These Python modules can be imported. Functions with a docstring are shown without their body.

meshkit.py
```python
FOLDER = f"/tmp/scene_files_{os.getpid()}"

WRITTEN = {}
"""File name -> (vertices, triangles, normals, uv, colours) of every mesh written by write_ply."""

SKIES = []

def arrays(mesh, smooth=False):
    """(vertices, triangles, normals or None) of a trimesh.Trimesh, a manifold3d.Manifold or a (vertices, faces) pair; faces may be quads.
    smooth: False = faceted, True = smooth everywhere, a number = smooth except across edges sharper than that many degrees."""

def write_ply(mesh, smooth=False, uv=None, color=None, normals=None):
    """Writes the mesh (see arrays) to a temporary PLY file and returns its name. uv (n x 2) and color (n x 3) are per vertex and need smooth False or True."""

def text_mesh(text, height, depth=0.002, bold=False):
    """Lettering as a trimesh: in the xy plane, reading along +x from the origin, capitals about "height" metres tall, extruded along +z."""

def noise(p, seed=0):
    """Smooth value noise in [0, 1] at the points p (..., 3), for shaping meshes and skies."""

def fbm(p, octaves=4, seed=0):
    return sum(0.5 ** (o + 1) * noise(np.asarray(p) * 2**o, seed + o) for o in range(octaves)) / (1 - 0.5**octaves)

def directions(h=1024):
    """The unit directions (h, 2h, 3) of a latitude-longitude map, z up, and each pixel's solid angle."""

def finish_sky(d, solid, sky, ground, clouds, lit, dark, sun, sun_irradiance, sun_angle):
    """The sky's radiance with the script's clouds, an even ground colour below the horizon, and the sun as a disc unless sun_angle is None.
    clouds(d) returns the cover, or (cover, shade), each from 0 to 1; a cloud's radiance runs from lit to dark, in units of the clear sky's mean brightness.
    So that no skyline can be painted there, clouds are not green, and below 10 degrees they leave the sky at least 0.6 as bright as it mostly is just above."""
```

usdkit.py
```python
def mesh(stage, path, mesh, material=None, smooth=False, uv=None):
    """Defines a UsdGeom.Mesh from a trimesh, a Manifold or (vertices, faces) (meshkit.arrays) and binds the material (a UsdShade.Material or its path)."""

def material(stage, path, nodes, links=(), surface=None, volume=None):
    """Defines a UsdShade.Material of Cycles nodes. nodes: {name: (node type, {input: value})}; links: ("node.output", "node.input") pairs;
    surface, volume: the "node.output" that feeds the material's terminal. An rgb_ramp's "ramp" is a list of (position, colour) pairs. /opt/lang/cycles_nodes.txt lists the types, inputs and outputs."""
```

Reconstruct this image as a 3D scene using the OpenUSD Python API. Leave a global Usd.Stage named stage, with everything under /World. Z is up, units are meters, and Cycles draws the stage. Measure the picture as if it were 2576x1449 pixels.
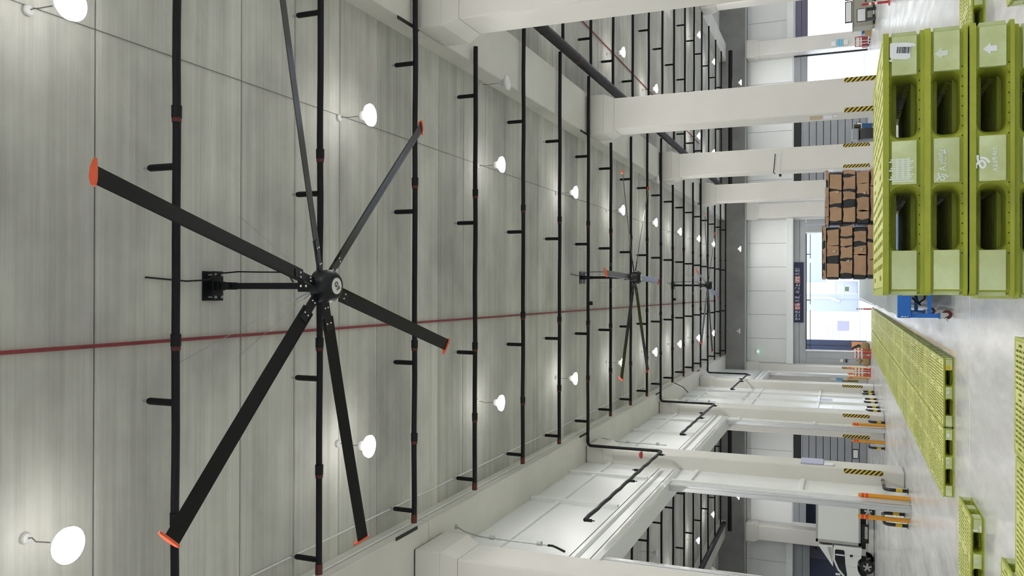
import math, random
import numpy as np
import trimesh, usdkit, meshkit
import manifold3d as m3
from shapely.geometry import LineString, Polygon, Point, box as sbox
from shapely.ops import unary_union
from shapely import affinity
from pxr import Usd, UsdGeom, UsdLux, UsdShade, Gf, Sdf

stage = Usd.Stage.CreateInMemory()
UsdGeom.SetStageUpAxis(stage, 'Z')
UsdGeom.Xform.Define(stage, '/World')
UsdGeom.Scope.Define(stage, '/World/Looks')
random.seed(7)

# ------------------------------------------------------------------ camera, sky, exposure
# A phone held sideways: the picture's right is the room's down, the picture's top its right.
F_PX, PITCH, YAW, ROLL, EYE = 2048.0, math.radians(21.963), math.radians(.21), math.radians(.062), 1.68
EXPOSURE = 0.35
LAMP_STRENGTH = 250.0
SKY = 1.15
cp, sp = math.cos(PITCH), math.sin(PITCH)
fwd = np.array([math.sin(YAW) * cp, math.cos(YAW) * cp, sp])
xr = np.array([math.cos(YAW), -math.sin(YAW), 0.])
up = np.cross(xr, fwd)
right, top = -up, xr
right, top = math.cos(ROLL) * right + math.sin(ROLL) * top, -math.sin(ROLL) * right + math.cos(ROLL) * top
cam = UsdGeom.Camera.Define(stage, '/World/camera')
M = np.eye(4); M[0, :3], M[1, :3], M[2, :3], M[3, :3] = right, top, -fwd, (0, 0, EYE)
cam.AddTransformOp().Set(Gf.Matrix4d(M.tolist()))
cam.CreateHorizontalApertureAttr(36.0); cam.CreateVerticalApertureAttr(36.0 * 1449 / 2576)
cam.CreateFocalLengthAttr(36.0 * F_PX / 2576)
cam.CreateClippingRangeAttr((0.05, 2000.))
cam.CreateExposureAttr(EXPOSURE)
dome = UsdLux.DomeLight.Define(stage, '/World/sky')
dome.CreateIntensityAttr(SKY); dome.CreateColorAttr(Gf.Vec3f(.90, .95, 1.0))

# ------------------------------------------------------------------ materials
def srgb(r, g, b):
    f = lambda c: c / 12.92 if c <= .04045 else ((c + .055) / 1.055) ** 2.4
    return tuple(f(c / 255.) for c in (r, g, b))
MATS = {}
def mat(name, col, rough=.5, metal=0., var=0., scale=3., stretch=(1, 1, 1), bump=0., spec=.5, rnd=0., coat=0., detail=4, obj=False, alt=None):
    """one principled surface: its colour varied by noise (var) and from object to object (rnd)"""
    if name in MATS: return MATS[name]
    n = {'p': ('principled_bsdf', {'base_color': col, 'roughness': rough, 'metallic': metal, 'specular_ior_level': spec, 'coat_weight': coat, 'coat_roughness': .15})}
    l = []
    if var or bump or alt:
        n['g'] = ('texture_coordinate', {}) if obj else ('geometry', {})
        n['m'] = ('mapping', {'scale': tuple(scale * s for s in stretch)})
        n['n'] = ('noise_texture', {'scale': 1.0, 'detail': float(detail), 'roughness': .6})
        l += [('g.object' if obj else 'g.position', 'm.vector'), ('m.vector', 'n.vector')]
        lo = tuple(c * (1 - var) for c in col); hi = tuple(min(1., c * (1 + var)) for c in (alt or col))
        n['r'] = ('rgb_ramp', {'ramp': [(.28, lo), (.72, hi)]})
        l += [('n.fac', 'r.fac')]
        src = 'r.color'
    else:
        n['r'] = ('color', {'value': col}); src = 'r.color'
    if rnd:
        n['o'] = ('object_info', {}); n['mr'] = ('map_range', {'to_min': 1 - rnd, 'to_max': 1 + rnd})
        n['h'] = ('hsv', {})
        l += [('o.random', 'mr.value'), ('mr.result', 'h.value'), (src, 'h.color')]; src = 'h.color'
    l.append((src, 'p.base_color'))
    if bump:
        n['b'] = ('bump', {'strength': bump, 'distance': .01}); l += [('n.fac', 'b.height'), ('b.normal', 'p.normal')]
    MATS[name] = usdkit.material(stage, '/World/Looks/' + name, n, l, surface='p.BSDF')
    return MATS[name]
def emit(name, col, strength):
    MATS[name] = usdkit.material(stage, '/World/Looks/' + name, {'e': ('emission', {'color': col, 'strength': strength})}, [], surface='e.emission')
    return MATS[name]

def concrete_ceiling():
    n = {'g': ('geometry', {}), 'm': ('mapping', {'scale': (.13, 5.5, 1)}), 'n': ('noise_texture', {'scale': 1., 'detail': 6., 'roughness': .62}),
         'm2': ('mapping', {'scale': (.5, .7, 1)}), 'n2': ('noise_texture', {'scale': 1., 'detail': 5., 'roughness': .6}),
         'm3': ('mapping', {'scale': (.5, 26., 1)}), 'n3': ('noise_texture', {'scale': 1., 'detail': 3., 'roughness': .5}),
         'r': ('rgb_ramp', {'ramp': [(.25, (.50, .50, .475)), (.5, (.62, .62, .59)), (.78, (.72, .72, .69))]}),
         'r2': ('rgb_ramp', {'ramp': [(.28, (.74, .74, .75)), (.62, (1.06, 1.06, 1.04))]}), 'r3': ('rgb_ramp', {'ramp': [(.3, (.94, .94, .94)), (.7, (1.05, 1.05, 1.05))]}),
         'a': ('mix_color', {'blend_type': 'multiply', 'fac': 1.0, 'use_clamp_result': False}), 'a2': ('mix_color', {'blend_type': 'multiply', 'fac': 1.0}),
         'o': ('object_info', {}), 'mr': ('map_range', {'to_min': .88, 'to_max': 1.1}), 'h': ('hsv', {}), 'b': ('bump', {'strength': .25, 'distance': .01}),
         'p': ('principled_bsdf', {'roughness': .85, 'specular_ior_level': .2})}
    l = [('g.position', 'm.vector'), ('m.vector', 'n.vector'), ('g.position', 'm2.vector'), ('m2.vector', 'n2.vector'), ('g.position', 'm3.vector'), ('m3.vector', 'n3.vector'),
         ('n.fac', 'r.fac'), ('n2.fac', 'r2.fac'), ('n3.fac', 'r3.fac'), ('r.color', 'a.a'), ('r2.color', 'a.b'), ('a.result', 'a2.a'), ('r3.color', 'a2.b'),
         ('o.random', 'mr.value'), ('mr.result', 'h.value'), ('a2.result', 'h.color'), ('h.color', 'p.base_color'), ('n.fac', 'b.height'), ('b.normal', 'p.normal')]
    MATS['slab'] = usdkit.material(stage, '/World/Looks/hollow_core_slab', n, l, surface='p.BSDF')
concrete_ceiling()
def epoxy():
    n = {'g': ('geometry', {}), 'm': ('mapping', {'scale': (.5, .22, 1)}), 'n': ('noise_texture', {'scale': 1., 'detail': 6., 'roughness': .6}),
         'm2': ('mapping', {'scale': (2.2, .5, 1)}), 'n2': ('noise_texture', {'scale': 1., 'detail': 5., 'roughness': .6}),
         'r': ('rgb_ramp', {'ramp': [(.3, (.44, .45, .44)), (.7, (.54, .55, .54))]}), 'q': ('map_range', {'from_min': .3, 'from_max': .7, 'to_min': .17, 'to_max': .32}),
         'b': ('bump', {'strength': .06, 'distance': .02}), 'p': ('principled_bsdf', {'specular_ior_level': .55})}
    l = [('g.position', 'm.vector'), ('m.vector', 'n.vector'), ('g.position', 'm2.vector'), ('m2.vector', 'n2.vector'), ('n.fac', 'r.fac'), ('r.color', 'p.base_color'),
         ('n2.fac', 'q.value'), ('q.result', 'p.roughness'), ('n2.fac', 'b.height'), ('b.normal', 'p.normal')]
    MATS['epoxy'] = usdkit.material(stage, '/World/Looks/grey_epoxy', n, l, surface='p.BSDF')
epoxy()
def stripes(name, c1, c2, per, wx=1., wy=0., wz=1., rough=.5):
    n = {'g': ('geometry', {}), 'd': ('vector_math', {'math_type': 'dot_product', 'vector2': (wx / per, wy / per, wz / per)}), 'f': ('math', {'math_type': 'fraction'}),
         'r': ('rgb_ramp', {'ramp': [(0, c1), (.5, c2)], 'interpolate': False}), 'p': ('principled_bsdf', {'roughness': rough})}
    l = [('g.position', 'd.vector1'), ('d.value', 'f.value1'), ('f.value', 'r.fac'), ('r.color', 'p.base_color')]
    MATS[name] = usdkit.material(stage, '/World/Looks/' + name, n, l, surface='p.BSDF')
    return MATS[name]
stripes('hazard', (.62, .46, .045), (.012, .011, .01), .125)
mat('paint', (.70, .685, .65), .55, var=.05, scale=.5)
mat('beam_paint', (.74, .73, .69), .6, var=.07, scale=.6)
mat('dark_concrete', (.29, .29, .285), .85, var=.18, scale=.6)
mat('white_panel', (.86, .88, .885), .38, var=.02, scale=.3)
mat('white_trim', (.87, .89, .89), .35)
mat('grey_door', (.34, .36, .395), .45, var=.06, scale=1.)
mat('grey_lintel', (.42, .44, .46), .45, var=.05, scale=1.)
mat('dark_gap', (.02, .021, .024), .6)
mat('steel', (.62, .63, .65), .27, metal=1.)
mat('galvanised', (.50, .52, .53), .45, metal=.7)
mat('insulation', (.006, .006, .009), .5, spec=.3, var=.25, scale=5., bump=.25)
mat('red_tape', (.10, .016, .012), .5)
mat('red_paint', (.42, .035, .04), .5)
mat('red_conduit', (.25, .035, .04), .55, var=.2, scale=4.)
mat('black_metal', (.007, .008, .011), .42, spec=.35)
mat('blade', (.006, .007, .007), .2, spec=.22, var=.1, scale=2.)
mat('blade_silver', (.42, .42, .48), .3, metal=.75)
mat('orange_tip', (.85, .13, .05), .4)
mat('white_plastic', (.80, .80, .78), .35)
mat('cord_grey', (.22, .22, .22), .6)
mat('white_line', (.74, .76, .75), .5)
mat('pallet_green', (.36, .41, .05), .5, spec=.35, var=.20, scale=4., rnd=.10, bump=.1, obj=True)
mat('pallet_deck', (.40, .44, .07), .45, var=.14, scale=3., rnd=.12, obj=True, alt=(.47, .49, .13))
mat('pallet_scuffed', (.46, .53, .20), .5, var=.14, scale=5., rnd=.08, obj=True, alt=(.55, .63, .38))
mat('pallet_hole', (.06, .07, .015), .7)
mat('print_white', (.82, .86, .90), .5)
mat('print_pale', (.68, .76, .68), .5)
mat('label_white', (.80, .83, .88), .45)
mat('ink', (.02, .02, .035), .6)
mat('bollard_orange', (.72, .31, .02), .38)
mat('bollard_red', (.80, .05, .02), .35)
mat('bar_black', (.012, .013, .016), .3)
mat('bar_yellow', (.66, .45, .02), .35)
mat('bar_tape', (.45, .38, .25), .5)
mat('blue_frame', (.012, .13, .50), .35, var=.06, scale=3.)
mat('belt_grey', (.22, .27, .265), .4, var=.05, scale=1.5)
mat('caster_red', (.10, .014, .014), .45)
mat('bale_black', (.018, .02, .026), .28, var=.3, scale=6., bump=.4)
mat('bale_brown', (.45, .275, .165), .6, var=.16, scale=3.5, bump=.35)
mat('cream_edge', (.60, .47, .30), .7)
mat('lamp_housing', (.60, .60, .60), .4)
mat('reflector', (.82, .82, .80), .3)
emit('lamp_glow', (1., .985, .95), LAMP_STRENGTH)
emit('shade_glow', (1., .97, .92), LAMP_STRENGTH * .045)
mat('lamp_off', (.86, .86, .85), .3)
emit('exit_glow', (.2, 1., .5), 3.)
mat('banner_navy', (.018, .020, .065), .6)
mat('banner_red', (.42, .10, .09), .6)
mat('lilac_board', (.50, .50, .72), .5)
mat('cyan', (.05, .45, .75), .45)
mat('truck_white', (.86, .88, .86), .32)
mat('tyre', (.012, .012, .013), .7)
mat('alloy', (.55, .56, .57), .3, metal=.8)
mat('glass_dark', (.008, .012, .018), .08)
mat('chassis', (.01, .01, .011), .6)
mat('truck_grey', (.42, .43, .42), .5)
mat('brown_dirty', (.06, .045, .025), .7)
mat('plate_green', (.03, .07, .06), .4)
mat('cone_red', (.48, .035, .02), .42)
mat('cone_white', (.85, .85, .85), .35)
mat('sack', (.34, .25, .12), .8, var=.2, scale=8., bump=.4)
mat('outside_ground', (.22, .26, .38), .7)
mat('outside_white', (.93, .93, .93), .6)
mat('outside_blue', (.36, .40, .58), .6)
mat('outside_shade', (.16, .18, .26), .6)
mat('outside_shutter', (.30, .29, .36), .6)
mat('purple_panel', (.15, .14, .21), .5)
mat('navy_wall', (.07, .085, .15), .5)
mat('chevron_orange', (.65, .28, .10), .5)
mat('cabinet_beige', (.40, .39, .33), .5)
mat('screen_white', (.85, .87, .90), .3)
mat('bin_blue', (.03, .12, .32), .4)
mat('crate_red', (.30, .04, .05), .45)
mat('carton', (.42, .28, .14), .7)
mat('dark_rubber', (.018, .019, .024), .45)
mat('grey_plastic', (.30, .33, .36), .5)
mat('far_plate', (.18, .26, .12), .5)

# ------------------------------------------------------------------ helpers
NAMES = {}
def path_for(parent, name):
    k = (parent, name); i = NAMES.get(k, 0); NAMES[k] = i + 1
    return f'{parent}/{name}' + (f'_{i:03d}' if i else '')
def tag(path, label=None, cat=None, group=None, kind=None):
    p = stage.GetPrimAtPath(path)
    for k, v in (('label', label), ('category', cat), ('group', group), ('kind', kind)):
        if v: p.SetCustomDataByKey(k, v)
    return path
def thing(name, label, cat, loc=(0, 0, 0), rz=0., group=None, kind=None):
    p = path_for('/World', name)
    x = UsdGeom.Xform.Define(stage, p)
    x.AddTranslateOp().Set(Gf.Vec3d(*map(float, loc))); x.AddRotateZOp().Set(float(rz))
    return tag(p, label, cat, group, kind)
def dup(src, label=None, loc=(0, 0, 0), rz=0., group=None, inst=True, scale=None, name=None):
    base = name or src.rsplit('/', 1)[1]
    if base[-4:-3] == '_' and base[-3:].isdigit(): base = base[:-4]
    p = path_for('/World', base)
    x = UsdGeom.Xform.Define(stage, p)
    x.GetPrim().GetReferences().AddInternalReference(src)
    ops = {o.GetOpName(): o for o in x.GetOrderedXformOps()}
    ops['xformOp:translate'].Set(Gf.Vec3d(*map(float, loc))); ops['xformOp:rotateZ'].Set(float(rz))
    if scale: x.AddScaleOp().Set(Gf.Vec3f(*scale))
    if inst: x.GetPrim().SetInstanceable(True)
    return tag(p, label, None, group)
def part(parent, name, mesh, m, smooth=False, label=None, kind=None):
    if isinstance(mesh, MB): mesh = mesh.mesh()
    p = path_for(parent, name)
    usdkit.mesh(stage, p, mesh, MATS[m], smooth=smooth)
    if label or kind: tag(p, label, None, None, kind)
    return p
def single(name, mesh, m, label, cat, group=None, kind=None, smooth=False):
    p = part('/World', name, mesh, m, smooth)
    return tag(p, label, cat, group, kind)
def struct(name, mesh, m, label=None, smooth=False):
    p = part('/World', name, mesh, m, smooth); return tag(p, label, None, None, 'structure')
def sthing(name, label=None, loc=(0, 0, 0)):
    return thing(name, label, None, loc, kind='structure')

class MB:
    def __init__(s): s.v, s.f, s.n = [], [], 0
    def add(s, v, f):
        v = np.asarray(v, float); f = np.asarray(f, int)
        if f.shape[1] == 4: f = np.vstack([f[:, [0, 1, 2]], f[:, [0, 2, 3]]])
        s.v.append(v); s.f.append(f + s.n); s.n += len(v); return s
    def tm(s, t): return s.add(t.vertices, t.faces)
    def man(s, m):
        k = m.to_mesh(); return s.add(k.vert_properties[:, :3], k.tri_verts)
    def bx(s, x0, x1, y0, y1, z0, z1, c=0.):
        if c:
            c = min(c, (x1 - x0) * .45, (y1 - y0) * .45, (z1 - z0) * .45)
            pts = [(x, y, z) for X, a in ((x0, c), (x1, -c)) for Y, b in ((y0, c), (y1, -c)) for Z, d in ((z0, c), (z1, -c)) for x, y, z in ((X, Y + b, Z + d), (X + a, Y, Z + d), (X + a, Y + b, Z))]
            return s.man(m3.Manifold.hull_points(np.array(pts)))
        v = [(x, y, z) for z in (z0, z1) for y in (y0, y1) for x in (x0, x1)]
        return s.add(v, [[0, 2, 3, 1], [4, 5, 7, 6], [0, 1, 5, 4], [2, 6, 7, 3], [0, 4, 6, 2], [1, 3, 7, 5]])
    def cyl(s, a, b, r, n=12, r2=None): return s.tube([a, b], r, n, r2)
    def tube(s, pts, r, n=8, r2=None):
        P = np.array(pts, float); k = len(P)
        T = np.gradient(P, axis=0) if k > 2 else np.repeat([P[-1] - P[0]], k, 0)
        T /= np.linalg.norm(T, axis=1, keepdims=True) + 1e-12
        ref = np.array([0, 0, 1.]) if abs(T[0][2]) < .9 else np.array([1., 0, 0])
        u = np.cross(T[0], ref); u /= np.linalg.norm(u); V = []
        a = np.arange(n) * 2 * np.pi / n
        R = np.linspace(r, r if r2 is None else r2, k)
        for i in range(k):
            u = u - T[i] * (u @ T[i]); u /= np.linalg.norm(u); w = np.cross(T[i], u)
            V.append(P[i] + R[i] * (np.cos(a)[:, None] * u + np.sin(a)[:, None] * w))
        V = np.vstack(V + [P[:1], P[-1:]]); Fc = []
        for i in range(k - 1):
            for j in range(n):
                q = (j + 1) % n; A, B, C, D = i * n + j, i * n + q, (i + 1) * n + q, (i + 1) * n + j
                Fc += [[A, B, C], [A, C, D]]
        for j in range(n):
            q = (j + 1) % n; Fc += [[k * n, q, j], [k * n + 1, (k - 1) * n + j, (k - 1) * n + q]]
        return s.add(V, Fc)
    def lathe(s, prof, c=(0, 0, 0), n=20):
        """profile of (radius, z), turned about z"""
        a = np.arange(n) * 2 * np.pi / n; V, Fc = [], []
        for r, z in prof: V += [(c[0] + r * math.cos(t), c[1] + r * math.sin(t), c[2] + z) for t in a]
        for i in range(len(prof) - 1):
            for j in range(n):
                q = (j + 1) % n; Fc += [[i * n + j, i * n + q, (i + 1) * n + q], [i * n + j, (i + 1) * n + q, (i + 1) * n + j]]
        return s.add(V, Fc)
    def prism(s, poly, axis, t0, t1):
        """a 2-D outline pushed along an axis: x -> (y, z), y -> (x, z), z -> (x, y)"""
        if not (isinstance(poly, (list, tuple)) and hasattr(poly[0], 'exterior')): poly = [poly]
        for p in poly:
            p = p if hasattr(p, 'exterior') else Polygon(p)
            t = trimesh.creation.extrude_polygon(p, t1 - t0, engine='earcut'); v = t.vertices.copy(); v[:, 2] += t0; f = t.faces
            if axis == 'x': v = v[:, [2, 0, 1]]
            elif axis == 'y': v = v[:, [0, 2, 1]]; f = f[:, ::-1]
            s.add(v, f)
        return s
    def mesh(s): return trimesh.Trimesh(np.vstack(s.v), np.vstack(s.f), process=False)
    def moved(s, M): s.v = [v @ np.array(M)[:3, :3].T + np.array(M)[:3, 3] for v in s.v]; return s
def B(*a): return MB().bx(*a)
def rrect(w, h, r, n=5):
    p = sbox(-w / 2 + r, -h / 2 + r, w / 2 - r, h / 2 - r).buffer(r, quad_segs=n)
    return p
ORD = 'first second third fourth fifth sixth seventh eighth ninth tenth eleventh twelfth thirteenth fourteenth fifteenth sixteenth seventeenth eighteenth nineteenth twentieth'.split()

# Hangul lettering out of strokes (unit boxes), for the banner and the pallets' prints
CIRC = [(.5 + .5 * math.cos(t), .5 + .5 * math.sin(t)) for t in np.linspace(0, 2 * math.pi, 17)]
JC = {'g': [[(0, 1), (1, 1), (.85, 0)]], 'n': [[(0, 1), (0, 0), (1, 0)]], 'd': [[(1, 1), (0, 1), (0, 0), (1, 0)]], 'r': [[(0, 1), (1, 1), (1, .5), (0, .5), (0, 0), (1, 0)]],
      's': [[(.5, 1), (.45, .6), (0, 0)], [(.47, .65), (1, 0)]], 'o': [CIRC], 'j': [[(0, 1), (1, 1)], [(.5, 1), (.42, .55), (0, 0)], [(.46, .6), (1, 0)]],
      't': [[(1, 1), (0, 1), (0, 0), (1, 0)], [(0, .5), (.95, .5)]], 'b': [[(0, 1), (0, 0), (1, 0), (1, 1)], [(0, .5), (1, .5)]],
      'h': [[(.3, 1), (.7, 1)], [(0, .76), (1, .76)], [(.5 + .32 * (x - .5) * 2, .29 + .29 * (y - .5) * 2) for x, y in CIRC]]}
JV = {'a': [[(.4, 1), (.4, 0)], [(.4, .5), (1, .5)]], 'eo': [[(.8, 1), (.8, 0)], [(.1, .5), (.8, .5)]], 'ae': [[(.3, 1), (.3, 0)], [(.9, 1), (.9, 0)], [(.3, .5), (.9, .5)]],
      'e': [[(.45, 1), (.45, 0)], [(.95, 1), (.95, 0)], [(0, .5), (.45, .5)]], 'ye': [[(.5, 1), (.5, 0)], [(.95, 1), (.95, 0)], [(0, .65), (.5, .65)], [(0, .35), (.5, .35)]],
      'O': [[(0, 0), (1, 0)], [(.5, 0), (.5, 1)]], 'U': [[(0, .3), (1, .3)]]}
def hangul(word, size, w=.085, adv=1.08):
    """word: list of (initial, vowel, final or None) or ' ' or ',' or '!' ; returns one shape of the strokes, reading along +x"""
    out, x = [], 0.
    def put(strokes, x0, y0, x1, y1):
        for st in strokes: out.append(LineString([(x + x0 + (x1 - x0) * a, y0 + (y1 - y0) * b) for a, b in st]).buffer(w / 2, cap_style=2, join_style=2))
    for ch in word:
        if ch == ' ': x += .4; continue
        if ch == ',': put([[(.5, .5), (0, 0)]], 0, -.12, .14, .1); x += .28; continue
        if ch == '!': put([[(0, 1), (0, .3)], [(0, .12), (0, 0)]], .12, 0, .2, 1); x += .35; continue
        c, v, f = ch; b = .42 if f else 0.
        if v in ('O', 'U'):
            put(JC[c], .22, .5 + b * .42, .78, .95); put(JV[v], .05, .12 + b * .72, .95, .42 + b * .5)
        elif v == 'wo':
            put(JC[c], .12, .66, .52, .95); put([[(0, .6), (1, .6)], [(.5, .6), (.5, 0)]], .02, .38, .62, .58); put(JV['eo'], .52, .38, 1., .95)
        else:
            put(JC[c], .06, .1 + b, .5, .92); put(JV[v], .5, .02 + b * .95, .95, .97)
        if f: put(JC[f], .2, .04, .85, .32)
        x += adv
    g = unary_union(out)
    return affinity.scale(g, size, size, origin=(0, 0)), x * size
def flat(shape): return list(getattr(shape, 'geoms', [shape]))

# ------------------------------------------------------------------ the building
ZC, ZB, YB, YF = 9.66, 9.2, -14.0, 60.0        # slab soffit, beam soffit, back wall, far wall
COLS = [13.8, 25.1, 36.35, 47.6, 58.85]        # near faces of the columns
ROWX = {'L2': -16.75, 'L': -5.54, 'R': 5.61, 'R2': 16.9}
fl = sthing('floor')
part(fl, 'slab', B(-24, 30, YB - .3, 60.6, -.3, 0), 'epoxy')
part(fl, 'joint_line', B(-16, 16, 12.97, 12.985, -.01, .0012), 'white_line')
ce = sthing('ceiling')
k0 = 6.92
for xa, xb in ((-4.7, 5.15), (6.2, 16.4), (17.4, 28.4), (-16.3, -6.4), (-22.4, -17.2)):
    y = k0 - 1.2355 * 17
    while y < 59.2:
        part(ce, 'plank', MB().prism([(y + .010, ZC + .016), (y + .024, ZC), (y + 1.2115, ZC), (y + 1.2255, ZC + .016), (y + 1.2255, ZC + .2), (y + .010, ZC + .2)], 'x', xa, xb), 'slab')
        y += 1.2355
part(ce, 'roof_deck', B(-22.6, 28.6, YB - .3, 60.3, ZC + .2, ZC + .5), 'dark_concrete')
for xa, xb in ((5.03, 6.32), (-6.5, -4.55), (16.25, 17.5), (-17.35, -16.15)):
    b = MB()
    for a, c in zip([YB] + [v + .5 for v in COLS], [v + .5 for v in COLS] + [59.]):
        if c - a > 1: b.bx(xa, xb, a + .012, c - .012, ZB, ZC + .2, .015)
    struct('beam', b, 'beam_paint')
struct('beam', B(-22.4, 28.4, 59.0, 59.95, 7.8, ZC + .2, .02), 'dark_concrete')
def column_mesh(h, fa=.86, fb=.56):
    b = MB().bx(-.5, .5, -.5, .5, 0, h - fa + .02, .035)
    lo = [(x, y, h - fa) for x in (-.5, .5) for y in (-.5, .5)]; hi = [(x * 1.24, y * 1.24, h - fb) for x in (-.5, .5) for y in (-.5, .5)]
    b.man(m3.Manifold.hull_points(np.array(lo + hi)))
    return b.bx(-.62, .62, -.62, .62, h - fb - .005, h - .02, .02)
WORDS = ['nearest', 'second', 'third', 'fourth', 'fifth']
for r, X in ROWX.items():
    for i, y in enumerate(COLS):
        c = sthing('column', loc=(X, y + .5, 0))
        part(c, 'shaft', column_mesh(9.2 if i < 4 else 7.8), 'paint')
        part(c, 'bearing_pad', B(-.6, .6, -.6, .6, (9.2 if i < 4 else 7.8) - .022, 9.2 if i < 4 else 7.8), 'dark_gap')
        if r in ('L', 'R') and i < 4:
            s = 1 if r == 'L' else -1; xo = .99 if r == 'L' else .6
            part(c, 'bearing_plate', B(*sorted((s * (xo - .02), s * (xo + .04))), -1.3, -.5, 9.18, 9.2), 'dark_gap')
        if r in ('L', 'R') or i in (3,):
            for s in (-1, 1):
                part(c, 'hazard_tape', B(s * .43 - .068, s * .43 + .068, -.506, -.498, .56, 1.58), 'hazard')
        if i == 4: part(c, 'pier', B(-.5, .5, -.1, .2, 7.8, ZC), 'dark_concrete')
# walls
OPEN = [(-5.0, 5.0, 4.7), (7.4, 11.95, 4.7), (12.4, 16.35, 4.7), (17.55, 27., 4.6), (-11.95, -7.4, 4.7), (-16.1, -12.4, 4.72), (-21.5, -17.4, 4.75)]
shape = sbox(-22.4, 0, 28.4, 7.9)
for a, b, z in OPEN: shape = shape.difference(sbox(a, -1, b, z))
wb = sthing('wall_back')
part(wb, 'wall', MB().prism(shape, 'y', 60.03, 60.3), 'white_trim')
edges = [-22.3] + [v for X in (-16.75, -5.54, 5.61, 16.9) for v in (X - .55, X + .55)] + [28.3]
for a, b in zip(edges[0::2], edges[1::2]):
    n = round((b - a) / 1.62)
    for k in range(n):
        part(wb, 'panel', B(a + (b - a) * k / n + .015, a + (b - a) * (k + 1) / n - .015, 59.985, 60.04, 4.78, 7.88, .01), 'white_panel')
        if k: part(wb, 'panel_joint', B(a + (b - a) * k / n - .016, a + (b - a) * k / n + .016, 60.0, 60.035, 4.78, 7.88), 'grey_lintel')
wl = sthing('wall_left')
OPL = [(16.2, 22.95, 6.15), (27.4, 35.45, 6.15), (49.6, 57.2, 6.15)]
for (a, b), o in zip(zip([v + 1 for v in COLS[:-1]], COLS[1:]), [OPL[0], OPL[1], None, OPL[2]]):
    s = sbox(a, 0, b, 9.2)
    if o: s = s.difference(sbox(o[0], -1, o[1], o[2]))
    part(wl, 'wall', MB().prism(s, 'x', -5.62, -5.47), 'white_panel')
def posts(ys, z0, z1):
    for y in ys: part(wl, 'post', B(-5.5, -5.37, y - .06, y + .06, z0, z1, .01), 'white_panel')
def girts(ys, zs):
    for z in zs:
        for a, b in zip(ys[:-1], ys[1:]): part(wl, 'girt', B(-5.5, -5.41, a + .06, b - .06, z - .06, z + .06, .01), 'white_panel')
posts((20.0, 23.33), 6.85, 9.2); posts((23.33,), 0, 6.15); girts((14.8, 20.0, 23.33, 25.1), (8.42,)); girts((23.33, 25.1), (5.7, 2.68))
posts((31.3, 34.5), 6.85, 9.2); girts((26.1, 31.3, 34.5, 36.35), (8.42,)); girts((35.5, 36.35), (5.7, 2.68))
posts((40.15, 42.75, 45.4), 0, 9.2); girts((37.35, 40.15, 42.75, 45.4, 47.6), (8.42, 5.7, 2.68))
posts((53.,), 6.85, 9.2)
for i, (a, b, z) in enumerate(OPL):
    t = sthing(f'trim_{i + 1}')
    part(t, 'header_box', B(-5.98, -5.42, a - 1.2, b + 1.87, 6.17, 6.86, .015), 'white_trim')
    part(t, 'shutter_slot', B(-5.43, -5.412, a - .9, b + 1.5, 6.60, 6.70), 'grey_lintel')
    for q, z0 in enumerate((6.36, 6.80)): part(t, 'seam', B(-5.43, -5.415, a - 1.2, b + 1.87, z0, z0 + .014), 'dark_gap')
    part(t, 'guide_rail', MB().bx(-5.62, -5.44, b - .02, b + .12, 0, 6.17, .01).bx(-5.58, -5.50, b - .05, b - .01, 0, 6.17), 'steel', label='polished steel shutter guide rail')
    part(t, 'guide_rail', B(-5.62, -5.44, a - .12, a + .02, 0, 6.17, .01), 'steel', label='polished steel shutter guide rail')
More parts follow.
